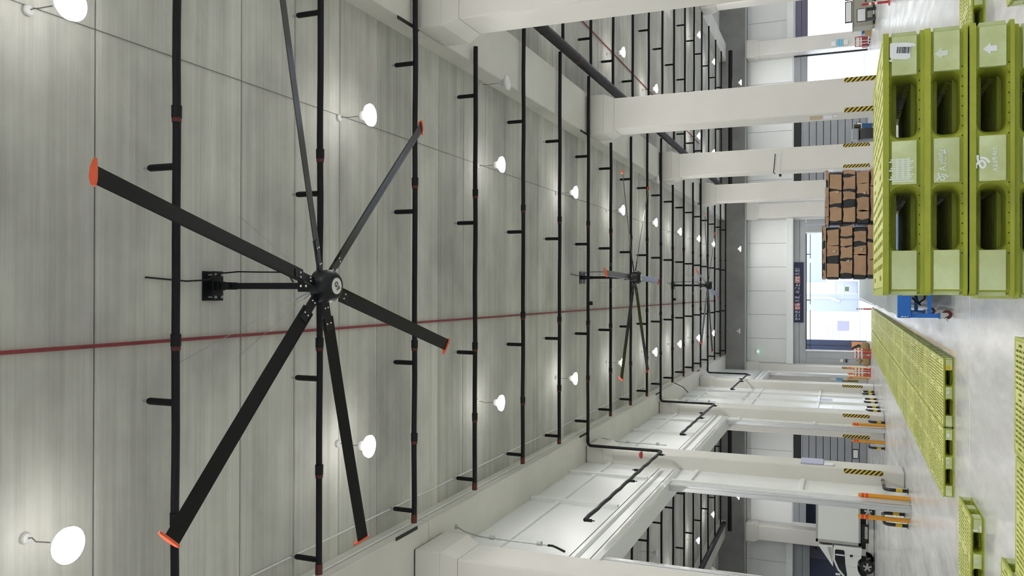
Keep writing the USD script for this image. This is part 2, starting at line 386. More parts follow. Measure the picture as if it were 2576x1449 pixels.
struct('wall_outer_left', B(-22.6, -22.4, YB, 60.3, 0, ZC + .2), 'white_panel')
struct('wall_outer_right', B(28.4, 28.6, YB, 60.3, 0, ZC + .2), 'white_panel')
struct('wall_behind', B(-22.6, 28.6, YB - .3, YB, 0, ZC + .2), 'white_panel')
# portal headers on the far wall
for i, (a, b) in enumerate(((-5.03, 5.1), (17.35, 27.4), (-22.2, -17.3))):
    t = sthing(f'trim_{i + 4}')
    part(t, 'header_trim', MB().bx(a, b, 59.62, 60.0, 4.72, 5.17, .02).bx(a, b, 59.605, 59.63, 4.80, 4.83).bx(a, b, 59.605, 59.63, 5.06, 5.09), 'white_trim')
# doors in the far wall
def sectional(n, x0, x1, top, slat, first=0., m='grey_door', vision=None):
    d = sthing(f'door_{n}')
    part(d, 'track', MB().bx(x0 - .02, x0 + .06, 60.0, 60.12, 0, top).bx(x1 - .06, x1 + .02, 60.0, 60.12, 0, top), 'steel')
    z = first; k = 0
    while z < 4.15 - .1:
        p = part(d, 'door_panel', B(x0 + .06, x1 - .06, 60.06, 60.11, z + .018, z + slat - .018, .012), m)
        if vision and k == 1:
            part(p, 'window_frame', B(vision - .36, vision + .3, 60.035, 60.07, z + .06, z + slat - .03, .01), 'dark_gap')
            part(p, 'window_pane', B(vision - .3, vision + .24, 60.03, 60.04, z + .1, z + slat - .07), 'screen_white', label='pale window pane in the door panel')
        z += slat; k += 1
    part(d, 'backing', B(x0, x1, 60.12, 60.2, 0, top), 'dark_gap')
    part(d, 'lintel_panel', B(x0, x1, 60.02, 60.12, z + .03, top), 'dark_gap')
    part(d, 'sill_bar', B(x0, x1, 60.0, 60.06, z - .005, z + .03), 'white_trim')
sectional(2, 7.4, 11.95, 4.7, .461)
sectional(5, -11.95, -7.4, 4.7, .461, vision=-11.0)
def lintel(d, x0, x1, zs, m, y=60.02):
    part(d, 'lintel_core', B(x0, x1, y + .08, y + .16, zs[0] + .01, zs[-1]), 'dark_gap')
    for z0, z1 in zip(zs[:-1], zs[1:]): part(d, 'lintel_panel', B(x0, x1, y, y + .08, z0 + .008, z1 - .008, .01), m)
d = sthing('door_1'); lintel(d, -5.0, 5.0, (3.88, 4.32, 4.7), 'grey_lintel')
for s in (-1, 1):
    for a, b in ((4.12, 4.62), (4.63, 5.0)): part(d, 'jamb_panel', B(*sorted((s * a, s * b)), 60.02, 60.1, 0, 3.88, .01), 'grey_lintel')
    part(d, 'guide_rail', B(*sorted((s * 4.02, s * 4.12)), 59.96, 60.1, 0, 3.9, .01), 'white_trim', label='white guide rail of the open door')
part(d, 'bottom_rail', B(-4.1, 4.1, 59.98, 60.06, 3.84, 3.9), 'dark_gap')
for k, (a, b) in enumerate(((-4.05, -1.3), (-.9, 2.0), (2.3, 4.0))): part(d, 'torsion_bar', MB().cyl((a, 60.4, 3.62), (b, 60.4, 3.62), .022, 6).cyl((a + .3, 60.4, 3.62), (a + .3, 60.4, 3.88), .03, 6), 'dark_gap')
d = sthing('door_3'); lintel(d, 12.4, 16.35, (3.79, 4.25, 4.7), 'grey_door')
part(d, 'guide_rail', B(16.33, 16.42, 59.98, 60.1, 0, 4.7), 'dark_gap')
d = sthing('door_4'); lintel(d, 17.55, 27, (3.79, 4.2, 4.6), 'purple_panel')
d = sthing('door_6'); lintel(d, -16.1, -12.4, (3.86, 4.3, 4.72), 'grey_door')
part(d, 'guide_rail', MB().bx(-16.14, -16.05, 59.98, 60.1, 0, 4.72), 'white_trim')
d = sthing('door_7'); lintel(d, -21.5, -17.4, (3.62, 4.1, 4.75), 'grey_door')

# outside, beyond the dock doors
struct('outside_ground', B(-70, 80, 60.6, 160, -.5, -.02), 'outside_ground')
t = thing('white_building', 'bright white building with horizontal cladding seams beyond the open middle door', 'building')
part(t, 'wall', B(-9, -2.15, 84, 90, -.02, 7.5, .02), 'outside_white')
for k in range(8): part(t, 'cladding_seam', B(-4.9, -3.1, 83.97, 84.01, 1.2 + .28 * k, 1.235 + .28 * k), 'outside_blue')
part(t, 'shutter', B(-3.75, -2.8, 83.95, 84.02, .9, 1.95), 'outside_shutter')
part(t, 'glazing', MB().bx(-6.1, -5.75, 83.95, 84.02, .5, 2.8), 'outside_blue')
for k in range(6): part(t, 'window', B(-6.9, -6.3, 83.94, 84.02, .35 + .42 * k, .7 + .42 * k), 'outside_blue')
t = thing('blue_building', 'pale blue grey building with a white drain pipe beyond the open middle door', 'building')
part(t, 'wall', MB().bx(-2.1, -.25, 92, 96, -.02, 7., .02), 'outside_blue')
part(t, 'wall', MB().bx(-.2, 1.1, 96, 99, -.02, 3.0), 'outside_white')
part(t, 'wall', MB().bx(1.1, 7.5, 94, 99, -.02, 3.2), 'outside_white')
part(t, 'band', B(1.0, 7.5, 93.9, 94.05, 3.1, 5.2), 'outside_blue')
part(t, 'drain_pipe', MB().tube([(-.65, 91.9, 5.5), (-.65, 91.9, 2.7), (-1.0, 91.9, 1.75)], .11, 8), 'outside_white')
t = thing('rail_stand', 'grey steel rail stand set outside the open middle door', 'frame', (0, 66, 0))
part(t, 'post', MB().tube([(1.1, 0, 2.0), (-.55, 0, 2.0), (-.6, 0, 1.95), (-.6, 0, 0)], .035, 6), 'galvanised')
part(t, 'rail', MB().tube([(1.1, 0, 1.42), (-.5, 0, 1.42)], .03, 6), 'galvanised')
part(t, 'green_plate', B(.02, .36, -.04, -.02, 1.08, 1.36), 'far_plate', label='small green plate on the rail')
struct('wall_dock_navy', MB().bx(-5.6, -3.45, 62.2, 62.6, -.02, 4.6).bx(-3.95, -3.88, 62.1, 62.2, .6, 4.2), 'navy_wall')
t = thing('chevron_board', 'orange and black chevron board low beside the open middle door', 'sign', (-3.78, 61.2, 0))
part(t, 'board', B(-.85, .3, 0, .05, -.02, .95), 'chevron_orange')
for k in range(2):
    part(t, 'chevron', MB().prism([(-.8 + .5 * k, .06), (-.6 + .5 * k, .06), (-.35 + .5 * k, .5), (-.6 + .5 * k, .94), (-.8 + .5 * k, .94), (-.55 + .5 * k, .5)], 'y', -.012, 0.), 'dark_gap')
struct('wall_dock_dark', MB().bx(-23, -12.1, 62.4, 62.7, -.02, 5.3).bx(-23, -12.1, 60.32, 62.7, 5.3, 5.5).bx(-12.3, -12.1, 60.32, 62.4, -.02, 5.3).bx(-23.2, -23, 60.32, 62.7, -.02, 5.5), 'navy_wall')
t = thing('parking_sign', 'grey bay sign reading A 601 beyond the left portal', 'sign', (-18.35, 62.2, 0))
part(t, 'board', B(-.75, .62, 0, .15, 2.0, 4.0, .02), 'purple_panel')
part(t, 'white_edge', B(.66, .9, 0, .15, 2.3, 4.0), 'lilac_board')
for txt, x, z, h in (('A', -.14, 3.15, .3), ('601', -.33, 2.55, .3)):
    m_ = meshkit.text_mesh(txt, h, .01, True); v = m_.vertices
    part(t, 'lettering', trimesh.Trimesh(np.stack([v[:, 0] + x, -v[:, 2] - .001, v[:, 1] + z], 1), m_.faces[:, ::-1], process=False), 'ink', label='dark lettering ' + txt)
part(t, 'rule', B(-.3, .2, -.012, 0, 2.98, 3.0), 'ink')

# conduits and cables along the ceiling
single('red_conduit', MB().cyl((-.647, -6, 9.62), (-.647, 57, 9.62), .022, 8), 'red_conduit', 'thin red conduit running the length of the ceiling', 'conduit', smooth=40)
single('red_conduit', MB().cyl((8.95, 14, 9.62), (8.95, 50, 9.62), .022, 8), 'red_conduit', 'thin red conduit along the slab of the right bay', 'conduit', smooth=40)
single('loose_cable', MB().tube([(-4.38, 38.9, 9.02), (-4.42, 38.9, 8.9), (-4.55, 38.88, 8.6), (-4.8, 38.85, 8.35)], .018, 6), 'black_metal', 'short black cable hanging from a pipe end over the left side', 'cable')
single('grey_conduit', MB().cyl((-4.17, -4, 9.645), (-4.17, 50, 9.645), .014, 6), 'white_trim', 'thin pale conduit on the slab, left of the left lamp row', 'conduit')
single('grey_conduit', MB().cyl((-4.53, -4, 9.43), (-4.53, 50, 9.43), .016, 6), 'white_trim', 'thin pale conduit along the inner side of the left beam', 'conduit')
single('lamp_cable', MB().cyl((3.0, -4, 9.645), (3.0, 52, 9.645), .006, 5), 'cord_grey', 'thin grey cable linking the right lamp row on the ceiling', 'cable')
single('steel_conduit', MB().cyl((-22, 58.62, 7.82), (28, 58.62, 7.82), .05, 8), 'galvanised', 'long galvanised pipe under the dark end beam', 'pipe', smooth=40)
for X, y0, y1, r, z, lab in ((6.98, 16., 57., .15, 9.02, 'thick black insulated main pipe beside the right beam'), (-15.5, 34., 55.8, .15, 8.88, 'thick black insulated main pipe in the left bay'), (-9.2, 24., 37., .075, 8.96, 'black pipe running lengthwise seen through the nearest left opening')):
    t = thing('main_pipe', lab, 'pipe', (X, 0, z))
    part(t, 'pipe', MB().cyl((0, y0, 0), (0, y1, 0), r, 16), 'insulation', smooth=40)
    y = y0 + 1.5
    while y < y1 - 1:
        part(t, 'tape_band', MB().cyl((0, y, 0), (0, y + .06, 0), r + .006, 16), 'red_tape' if int(y) % 2 else 'black_metal', smooth=40)
        if r > .1 and int(y) % 3 == 0:
            part(t, 'bracket', MB().bx(-.85, .22, y + .4, y + .46, r + .01, r + .07).bx(.17, .23, y + .4, y + .46, -r - .05, r + .07).cyl((.1, y + .43, r), (.75, y + .43, .62), .02, 6), 'galvanised')
        y += 2.9
single('cross_main', MB().cyl((6.2, 56.3, 8.56), (16.2, 56.3, 8.56), .14, 14).cyl((8, 56.3, 8.6), (8, 56.3, 9.657), .015, 6).cyl((12, 56.3, 8.6), (12, 56.3, 9.657), .015, 6), 'insulation', 'thick black pipe crossing the far end of the right bay', 'pipe', smooth=40)
single('cross_main', MB().cyl((-16.1, 56.3, 8.56), (-6.6, 56.3, 8.56), .14, 14).cyl((-8, 56.3, 8.6), (-8, 56.3, 9.657), .015, 6).cyl((-12, 56.3, 8.6), (-12, 56.3, 9.657), .015, 6), 'insulation', 'thick black pipe crossing the far end of the left bay', 'pipe', smooth=40)
single('fire_pipe', MB().tube([(12.9, 58.9, 9.1), (12.9, 58.9, 8.2), (12.9, 58.9, 7.95), (12.9, 58.9, 7.9)], .08, 8), 'red_conduit', 'dark red pipe at the far end of the right bay', 'pipe', smooth=40)

# ------------------------------------------------------------------ sprinkler branch pipes
PY = [7.58, 10.5, 13.51, 16.24, 19.15, 22.02, 24.86, 27.6, 30.53, 33.35, 36.13, 38.9, 41.85, 44.65, 47.3, 50., 52.9, 55.6, 58.2]
ENDS = {4: 5.35, 8: 5.17, 9: 5.9, 12: 5.07, 13: 5.67, 14: 5.9, 16: 5.1, 17: 5.6, 18: 5.8}
def head(t, x, up_=.40):
    h = part(t, 'riser', MB().lathe([(.0, 0), (.044, 0), (.044, up_ - .03), (.036, up_), (0, up_)], (x, 0, .03), 10), 'insulation', smooth=40)
    part(h, 'sprinkler_head', MB().lathe([(0, 0), (.014, 0), (.014, .03), (.024, .035), (.024, .055), (.010, .06), (.016, .085), (0, .09)], (x, 0, .03 + up_), 8), 'galvanised', smooth=40)
def branch(name, label, y, x0, x1, heads, couplings, r=.05, z=9.1, group=None):
    t = thing(name, label, 'sprinkler pipe', (0, y, z), group=group)
    part(t, 'pipe', MB().tube([(x, .004 * math.sin(3.1 * x + y), .004 * math.cos(2.3 * x)) for x in np.linspace(x0, x1, 26)], r, 10), 'insulation', smooth=50)
    for x, red in couplings:
        part(t, 'coupling', MB().lathe([(0, -.08), (r + .012, -.08), (r + .014, .07), (0, .07)], (0, 0, 0), 12).moved([[0, 0, 1, x], [0, 1, 0, 0], [-1, 0, 0, 0], [0, 0, 0, 1]]), 'insulation', smooth=40)
        part(t, 'tape_band', MB().cyl((x - .13, 0, 0), (x - .075, 0, 0), r + .008, 12), 'red_tape', smooth=40)
    for x in heads: head(t, x)
    return t
HX = [4.28, 1.49, -1.36, -4.14]
for i, y in enumerate(PY):
    xe = ENDS.get(i + 1, 6.815)
    drop = i + 1 in (7, 11, 16)
    x0 = -4.78 if drop else -4.34
    lab = f'black insulated sprinkler pipe over the middle aisle, {ORD[i]} from the camera'
    if drop: lab += ', dropping at its left'
    t = branch('sprinkler_pipe', lab, y, x0, xe, [h for h in HX if h > x0 + .05][: 4 if not drop else 3] if not drop else HX[:3] + [-4.14],
               [(2.15 - .05 * (i % 3), 1), (-.6 - .2 * (i % 4), 1), (-2.75, 1)])
    part(t, 'end_cap', MB().cyl((x0 - .02, 0, 0), (x0 + .14, 0, 0), .056, 12), 'red_tape' if not drop else 'insulation', smooth=40)
    if drop:
        c = [(-4.78, 0, 0)] + [(-4.78 - .12 * math.sin(a), -.06 * 0, -.12 + .12 * math.cos(a)) for a in np.linspace(.2, math.pi / 2, 6)]
        part(t, 'drop', MB().tube(c + [(-4.9, 0, -.3), (-4.9, 0, -2.2), (-4.9, -.03, -2.31), (-4.9, -.14, -2.35)], .047, 10), 'insulation', smooth=50)
        part(t, 'drop_branch', MB().tube([(-4.9, -.1 - .333 * q, -2.35 + .012 * math.sin(2. * q)) for q in range(25)], .045, 10), 'insulation', smooth=50)
        for q, (yy, d) in enumerate(((-.55, -1), (-2.9, 1), (-4.2, -1), (-8.1, -1))):
            part(t, 'nozzle', MB().cyl((-4.9, yy, -2.35), (-4.9, yy, -2.35 + d * .16), .035, 8).cyl((-4.9, yy, -2.35 + d * .16), (-4.9, yy, -2.35 + d * .22), .012, 6), 'insulation', smooth=40)
        if i + 1 == 7: part(t, 'red_bell', MB().lathe([(0, -.04), (.1, -.03), (.11, .0), (.06, .05), (0, .06)], (-4.72, -1.7, -2.1), 14), 'red_paint', smooth=40, label='small round red alarm bell')
    for q in ((-.45,) if i in (6, 11) else ()): part(t, 'clip_box', B(q, q + .12, -.04, .04, -.15, -.045, .01), 'black_metal')
    if i >= 5:
        if i < 18:
            branch('sprinkler_pipe', f'black sprinkler pipe over the right bay, {ORD[i - 5]} from the camera there', y + .25, 7.15, 16.1, [8.1, 10.9, 13.7], [], .048)
            branch('sprinkler_pipe', f'black sprinkler pipe over the left bay, {ORD[i - 5]} from the camera there', y + .25, -16.05, -6.7, [-7.6, -10.4, -13.2], [], .048)

# ------------------------------------------------------------------ big ceiling fans
def fan(label, x, y, a0, m_blade):
    t = thing('ceiling_fan', label, 'ceiling fan', (x, y, ZC), group='big six-bladed ceiling fans')
    part(t, 'ceiling_plate', MB().bx(-.2, .2, -.17, .17, -.015, 0, .004).bx(-.2, .2, -.1, .1, -.13, -.115, .004).bx(-.06, .06, -.06, .06, -.2, -.01), 'black_metal')
    bo = MB()
    for sx in (-.15, .15):
        for sy in (-.06, .06): bo.cyl((sx, sy, -.16), (sx, sy, -.01), .012, 6).lathe([(0, -.15), (.02, -.145), (.02, -.13), (0, -.13)], (sx, sy, 0), 8)
    part(t, 'plate_bolts', bo, 'galvanised')
    part(t, 'down_rod', MB().bx(-.042, .042, -.042, .042, -1.72, -.1, .006), 'black_metal')
    part(t, 'motor_bracket', MB().bx(-.075, .075, -.075, .075, -1.74, -1.48, .01).bx(-.05, .05, -.09, .09, -.38, -.27), 'black_metal')
    part(t, 'bracket_bolts', MB().cyl((.0, -.08, -1.54), (.0, -.074, -1.54), .016, 8).cyl((0, -.08, -1.62), (0, -.074, -1.62), .016, 8), 'white_plastic')
    h = part(t, 'hub', MB().lathe([(0, -1.70), (.12, -1.70), (.15, -1.73), (.205, -1.76), (.21, -1.90), (.205, -1.96), (.16, -2.02), (.14, -2.03), (0, -2.03)], n=32), 'black_metal', smooth=35)
    part(h, 'badge', MB().lathe([(0, -2.03), (.105, -2.028), (.105, -2.036), (0, -2.038)], n=28), 'white_plastic', label='round white badge on the hub')
    g = meshkit.text_mesh('G', .068, .002, True); v = g.vertices - [.045, .034, 0]
    let = MB()
    e1, e2 = np.array([-.80, .60]), np.array([.60, .80])      # reading direction and upright of the lettering, seen from below
    at = lambda p: np.asarray(p)[:, :1] * e1 + np.asarray(p)[:, 1:2] * e2
    sh = at(v[:, :2] - [.018, 0]); let.add(np.stack([sh[:, 0], sh[:, 1], -2.0385 - v[:, 2]], 1), g.faces)
    for q in range(3):
        e = at([(.016 + .004 * q, .034 - .026 * q), (.062 - .006 * q, .034 - .026 * q), (.062 - .006 * q, .020 - .026 * q), (.016 + .004 * q, .020 - .026 * q)])
        let.prism([tuple(p) for p in e], 'z', -2.0405, -2.0385)
    part(h, 'badge_lettering', let, 'ink')
    for k in range(6):
        a = math.radians(a0 + 60 * k); ca, sa = math.cos(a), math.sin(a); pit = math.radians(14); c_, s_ = math.cos(pit), math.sin(pit)
        # airfoil section, chord along q, thickness along z
        sec = [(-.095, .0), (-.07, .012), (-.02, .020), (.04, .016), (.095, .0), (.04, -.002), (-.02, .0), (-.07, -.004)]
        sec = [(q * c_ - z * s_, q * s_ + z * c_) for q, z in sec]
        zb = -1.82
        def place(pts): return np.array([(r * ca - q * sa, r * sa + q * ca, zb + z) for r, q, z in pts])
        V = [(r, q * w, z * w - .04 * (r / 3.6) ** 2) for r, w in ((.42, 1.), (1.5, 1.), (2.6, 1.), (3.6, 1.)) for q, z in sec]; n = len(sec)
        Fc = [[i * n + j, (i + 1) * n + j, (i + 1) * n + (j + 1) % n, i * n + (j + 1) % n] for i in range(3) for j in range(n)]
        mb = MB().add(place(V), Fc)
        mb.add(place([V[j] for j in range(n)]), [[0, j, j + 1] for j in range(1, n - 1)]).add(place([V[3 * n + j] for j in range(n)]), [[0, j + 1, j] for j in range(1, n - 1)])
        b = part(t, 'blade', mb, m_blade, smooth=35)
        root = [(r, q * wq, z) for r, wq in ((.15, .55), (.6, .55)) for q, z in ((-.1, -.012), (.1, -.012), (.1, .022), (-.1, .022))]
        root = [(r, q * c_ - z * s_, q * s_ + z * c_) for r, q, z in root]
        part(b, 'blade_root', MB().add(place(root), [[0, 3, 2, 1], [4, 5, 6, 7], [0, 1, 5, 4], [1, 2, 6, 5], [2, 3, 7, 6], [3, 0, 4, 7]]), 'black_metal')
        bm = MB()
        for r, q in ((.29, -.02), (.29, .025), (.5, -.03), (.5, .03)):
            p = place([(r, q * c_ + .012 * s_, q * s_ - .016 * c_)])[0]; bm.lathe([(0, -.008), (.011, -.006), (.011, .004), (0, .004)], p, 7)
        part(b, 'blade_bolts', bm, 'white_plastic')
        tip = [(r, q * c_ - z * s_, q * s_ + z * c_ - .04) for r in (3.6, 3.625) for q, z in ((-.115, .01), (-.09, .035), (.0, .06), (.09, .05), (.16, .02), (.165, -.005), (.06, -.02), (-.06, -.022), (-.11, -.01))]
        q9 = 9
        part(b, 'blade_tip', MB().add(place(tip), [[j, (j + 1) % q9, q9 + (j + 1) % q9, q9 + j] for j in range(q9)]).add(place(tip[:q9]), [[0, j + 1, j] for j in range(1, q9 - 1)]).add(place(tip[q9:]), [[0, j, j + 1] for j in range(1, q9 - 1)]), 'orange_tip', label='orange end fin of the blade')
    for sx, sy in ((-1, -.57), (1, -.57), (-1, .57), (1, .57)):
        w = part(t, 'guy_wire', MB().cyl((sx * .06, sy * .06, -1.66), (sx * 1.0, sy, -.002), .0035, 5), 'galvanised')
        part(w, 'turnbuckle', MB().cyl((sx * .07, sy * .075, -1.645), (sx * .17, sy * .19, -1.46), .009, 5).cyl((sx * .085, sy * .06, -1.645), (sx * .185, sy * .175, -1.46), .009, 5), 'galvanised')
    part(t, 'power_cable', MB().tube([(.05, -.05, -1.4), (.16, -.05, -1.32), (.18, -.05, -1.2), (.19, -.05, -.5), (.17, -.06, -.22), (.08, -.16, -.1), (.06, -.5, -.05), (.1, -1.15, -.02)], .011, 6), 'black_metal', smooth=50)
    return t
fan('nearest ceiling fan, its dark blades seen from below', .055, 8.78, -14.5, 'blade')
fan('second ceiling fan from the camera, half way down the aisle', .44, 25.88, 31., 'blade')
fan('farthest ceiling fan, small beyond the second one', .295, 41.6, 40., 'blade')

# ------------------------------------------------------------------ pendant lamps
def lamp(label, x, y, lit=True, cord=.42, group=None):
    t = thing('pendant_lamp', label, 'lamp', (x, y, ZC), group=group)
    part(t, 'canopy', MB().lathe([(0, 0), (.062, 0), (.062, -.035), (.05, -.05), (.012, -.06), (0, -.06)], n=14), 'lamp_housing', smooth=35)
    part(t, 'cord', MB().tube([(0, 0, -.05), (.012, .01, -.1), (-.01, -.02, -.2), (.0, 0., -cord)], .007, 6), 'cord_grey', smooth=50)
    part(t, 'housing', MB().lathe([(0, -cord), (.02, -cord), (.035, -cord - .03), (.075, -cord - .05), (.085, -cord - .12), (.06, -cord - .15), (0, -cord - .15)], n=16), 'lamp_housing', smooth=35)
    part(t, 'reflector', MB().lathe([(.06, -cord - .145), (.13, -cord - .16), (.178, -cord - .195), (.19, -cord - .235), (.18, -cord - .238), (.168, -cord - .2), (.12, -cord - .17)], n=24), 'shade_glow' if lit else 'reflector', smooth=40)
    part(t, 'lens', MB().lathe([(0, -cord - .215), (.168, -cord - .215), (.172, -cord - .228), (.12, -cord - .243), (0, -cord - .25)], n=24), 'lamp_glow' if lit else 'lamp_off', smooth=40)
    return t
LY = [-11.2, -5.45, .3] + [6.05 + 5.75 * k for k in range(9)]
ROWS = [(2.95, 'right row over the middle aisle'), (-2.62, 'left row over the middle aisle'), (8.72, 'left row over the right bay'), (14.4, 'right row over the right bay'),
        (-8.6, 'right row over the left bay'), (-13.98, 'left row over the left bay'), (20.1, 'left row over the far right bay'), (25.8, 'right row over the far right bay')]
L0 = None
for X, nm in ROWS:
    for k, y in enumerate(LY):
        where = f'{ORD[k - 3]} ahead of the camera' if k > 2 else f'{ORD[2 - k]} behind the camera'
        lab = f'lit pendant lamp, {nm}, {where}'
        if L0 is None: L0 = lamp(lab, X, y, group='lit round pendant lamps under the slab')
        else: dup(L0, lab, (X, y, ZC))
for X, y, lab, lit, cd in ((2.88, 57., 'lit lamp hung low before the end beam in the middle aisle', True, 1.48), (14.18, 57., 'lit lamp hung low before the end beam in the right bay', True, 1.5), (-13.93, 57., 'lit lamp hung low before the end beam in the left bay', True, 1.4),
                           (-2.7, 57., 'unlit lamp hung low before the end beam', False, 1.44), (4.9, 17.7, 'unlit white lamp beside the right beam, near the camera', False, .5), (4.8, 34.72, 'unlit white lamp beside the right beam, farther off', False, .5), (-11.2, 34.7, 'unlit white lamp seen through the nearest left opening', False, .5)):
    lamp(lab, X, y, lit, cd)

# ------------------------------------------------------------------ plastic pallets
PH = .155
def pallet_meshes():
    S = .55
    def plate(s, z0, z1, r=.03): return m3.Manifold.extrude(m3.CrossSection([np.array(rrect(2 * s, 2 * s, r).exterior.coords)[:-1][::-1]]), z1 - z0).translate((0, 0, z0))
    body = plate(S - .012, .004, PH - .004)
    def slot(w, h, r, y0, y1, gr=0.):     # a rounded opening running along y, at x=0, z centre
        a = np.array(rrect(w, h, r).exterior.coords)[:-1]
        b = np.array(rrect(w + gr, h + gr * .6, r + gr * .4).exterior.coords)[:-1]
        pts = [(x, y0, z) for x, z in b] + [(x, y1, z) for x, z in a]
        return m3.Manifold.hull_points(np.array(pts))
    zc, cut = .072, m3.Manifold()
    for sx in (-.2375, .2375):
        for rot in (0, 90):
            c = slot(.25, .098, .034, -S - .02, S + .02).translate((sx, 0, zc)) if rot == 0 else (slot(.25, .098, .034, -S - .02, -.385) + slot(.25, .098, .034, .385, S + .02)).translate((sx, 0, zc))
            for e in (0, 180): c = c + slot(.25, .098, .034, -S - .002, -S + .05, .05).rotate((0, 0, e)).translate((sx, 0, zc))
            cut = cut + c.rotate((0, 0, rot))
    for y in (-.2375, .2375):
        for i in range(5):
            for z in (.048, .088): cut = cut + m3.Manifold.cube((.8, .026, .022), True).translate((0, y - .09 + .045 * i, z))
    body = body - cut
    fins = m3.Manifold()
    for sx in (-.2375, .2375):
        for q in range(17):
            y = -.40 + .05 * q; fins = fins + m3.Manifold.cube((.24, .006, .018), True).translate((sx, y, .031)) + m3.Manifold.cube((.24, .006, .026), True).translate((sx, y, .110))
    body = body + fins
    lip = plate(S, PH - .022, PH) - plate(S - .03, PH - .03, PH + .01)
    lip2 = plate(S, 0, .015) - plate(S - .03, -.01, .02)
    body = body + lip + lip2
    # hollow under the deck: a shallow box out of the top, the slotted deck goes there
    body = body - m3.Manifold.cube((1.02, 1.02, .03), True).translate((0, 0, PH - .004))
    outer = sbox(-.515, -.515, .515, .515); holes = []
    for i in range(20):
        x = -.475 + .05 * i
        for y0, y1 in ((-.49, -.385), (-.365, -.21), (-.19, -.03), (.03, .19), (.21, .365), (.385, .49)):
            if (abs(x) < .06 or abs(x) > .43) and (abs(y0 + y1) / 2 < .12 or abs(y0 + y1) / 2 > .4): continue
            holes.append(sbox(x - .011, y0, x + .011, y1))
    deck = MB().prism(outer.difference(unary_union(holes)), 'z', PH - .014, PH - .001)
    panels = []
    for k in range(4):
        for x, w in ((-.445, .16), (0, .18), (.445, .16)):
            p = m3.Manifold.hull_points(np.array([(x + a * w / 2, -S + d, .075 + c * (.050 - e)) for a in (-1, 1) for c in (-1, 1) for d, e in ((.002, .004), (.02, 0))]))
            panels.append(p.rotate((0, 0, 90 * k)))
    dots = MB()
    for k in range(4):
        for sx in (-.2375, .2375):
            for i in range(8):
                p = m3.Manifold.cube((.005, .004, .005), True).translate((sx - .14 + .04 * i, -S + .0115, .012 + .0)).translate((0, 0, .006))
                q = m3.Manifold.cube((.004, .004, .004), True).translate((sx - .12 + .034 * i, -S + .0115, .132))
                dots.man((p + q).rotate((0, 0, 90 * k)))
    return body, deck, panels, dots
PM = pallet_meshes()
def pallet(label, loc, rz=0., group=None):
    t = thing('plastic_pallet', label, 'pallet', loc, rz, group)
    part(t, 'body', PM[0], 'pallet_green', smooth=32)
    part(t, 'deck', PM[1], 'pallet_deck')
    for p in PM[2]: part(t, 'block_panel', p, 'pallet_scuffed')
    part(t, 'vent_holes', PM[3], 'pallet_hole')
    return t
# the tall stack in front of the camera
SX, SY = .533, 4.27
P0 = pallet('green pallet in the left file of the long floor row, second from the near end', (-2.722, 16.292, 0), 0, 'long double row of pallets on the floor')
stack = []
for k, (dx, dy, z, rz, lab) in enumerate(((-.001, .01, 1.515, .3, 'green plastic pallet on top of the tall stack, with a torn barcode label'), (0.002, .0, 1.36, 0, 'second pallet from the top of the tall stack, with a faint arrow and small logo'), (.003, -.012, 1.199, -.4, 'third pallet from the top of the tall stack, with a white arrow and large logo'),
                                          (-.014, .02, 1.044, .5, 'fourth pallet from the top of the tall stack, standing out a little to the left'))):
    stack.append(dup(P0, lab, (SX + dx, SY + dy, z - PH), rz, 'tall stack of pallets', inst=False))
zz = (1.044 - PH) / 6
for k in range(6): dup(P0, f'{ORD[k + 4]} pallet from the top of the tall stack', (SX + .004 * (-1) ** k, SY, zz * (5 - k)), .3 * (-1) ** k, 'tall stack of pallets', scale=(1, 1, zz / PH))
def on_front(shape, x, z, d=.0012, y=-.5498):
    """a flat print on a pallet's front face: shape in its own x, z, moved to x, z"""
    return MB().prism(flat(affinity.translate(shape, x, z)), 'y', y, y + d)
lab_ = Polygon([(-.036, .036), (-.030, .044), (.026, .050), (.031, .046), (.033, -.014), (.030, -.04), (.024, -.048), (.018, -.047), (.016, -.03), (-.03, -.034), (-.037, -.02)])
lb = part(stack[0], 'barcode_label', on_front(affinity.rotate(lab_, -6), .466, .083), 'label_white')
random.seed(3)
bars, z = [], -.026
while z < .024:
    w = random.choice((.0009, .0016, .0026)); bars.append(sbox(-.012, z, .014, z + w)); z += w + random.choice((.0010, .0017, .0024))
part(lb, 'barcode', on_front(affinity.rotate(unary_union(bars), -6, origin=(0, 0)), .466, .080, .001, -.5507), 'ink')
part(stack[0], 'arrow_mark', on_front(Polygon([(0, .03), (.008, .012), (-.008, .012)]), .428, .108, .0008, -.5490), 'print_pale')
smear = unary_union([sbox(-.06 + .009 * i, -.045 + .007 * ((i * 5) % 3), -.054 + .009 * i, .03 + .006 * ((i * 7) % 4)) for i in range(11)] + [sbox(-.05, -.03 + .021 * j, .038, -.021 + .021 * j) for j in range(3)])
part(stack[0], 'worn_label', on_front(smear, -.02, .085, .0008, -.5488), 'print_pale', label='worn remains of a paper label')
arrow = Polygon([(0, .028), (.024, 0), (.011, .002), (.011, -.021), (-.011, -.021), (-.011, .002), (-.024, 0)])
part(stack[1], 'arrow_mark', on_front(arrow, .435, .092), 'print_pale', label='faint white arrow pointing up')
part(stack[2], 'arrow_mark', on_front(arrow, .435, .082), 'print_white', label='white arrow pointing up')
def bez(pts):
    from scipy.interpolate import splprep, splev
    t_, _ = splprep(np.array(pts).T, s=0, k=3); return np.array(splev(np.linspace(0, 1, 40), t_)).T
E1 = LineString(bez([(.97, .83), (.75, .83), (.56, .80), (.36, .72), (.15, .63), (.09, .47), (.22, .35), (.42, .38), (.55, .52), (.52, .70), (.33, .90), (.06, .92)])).buffer(.075, cap_style=2)
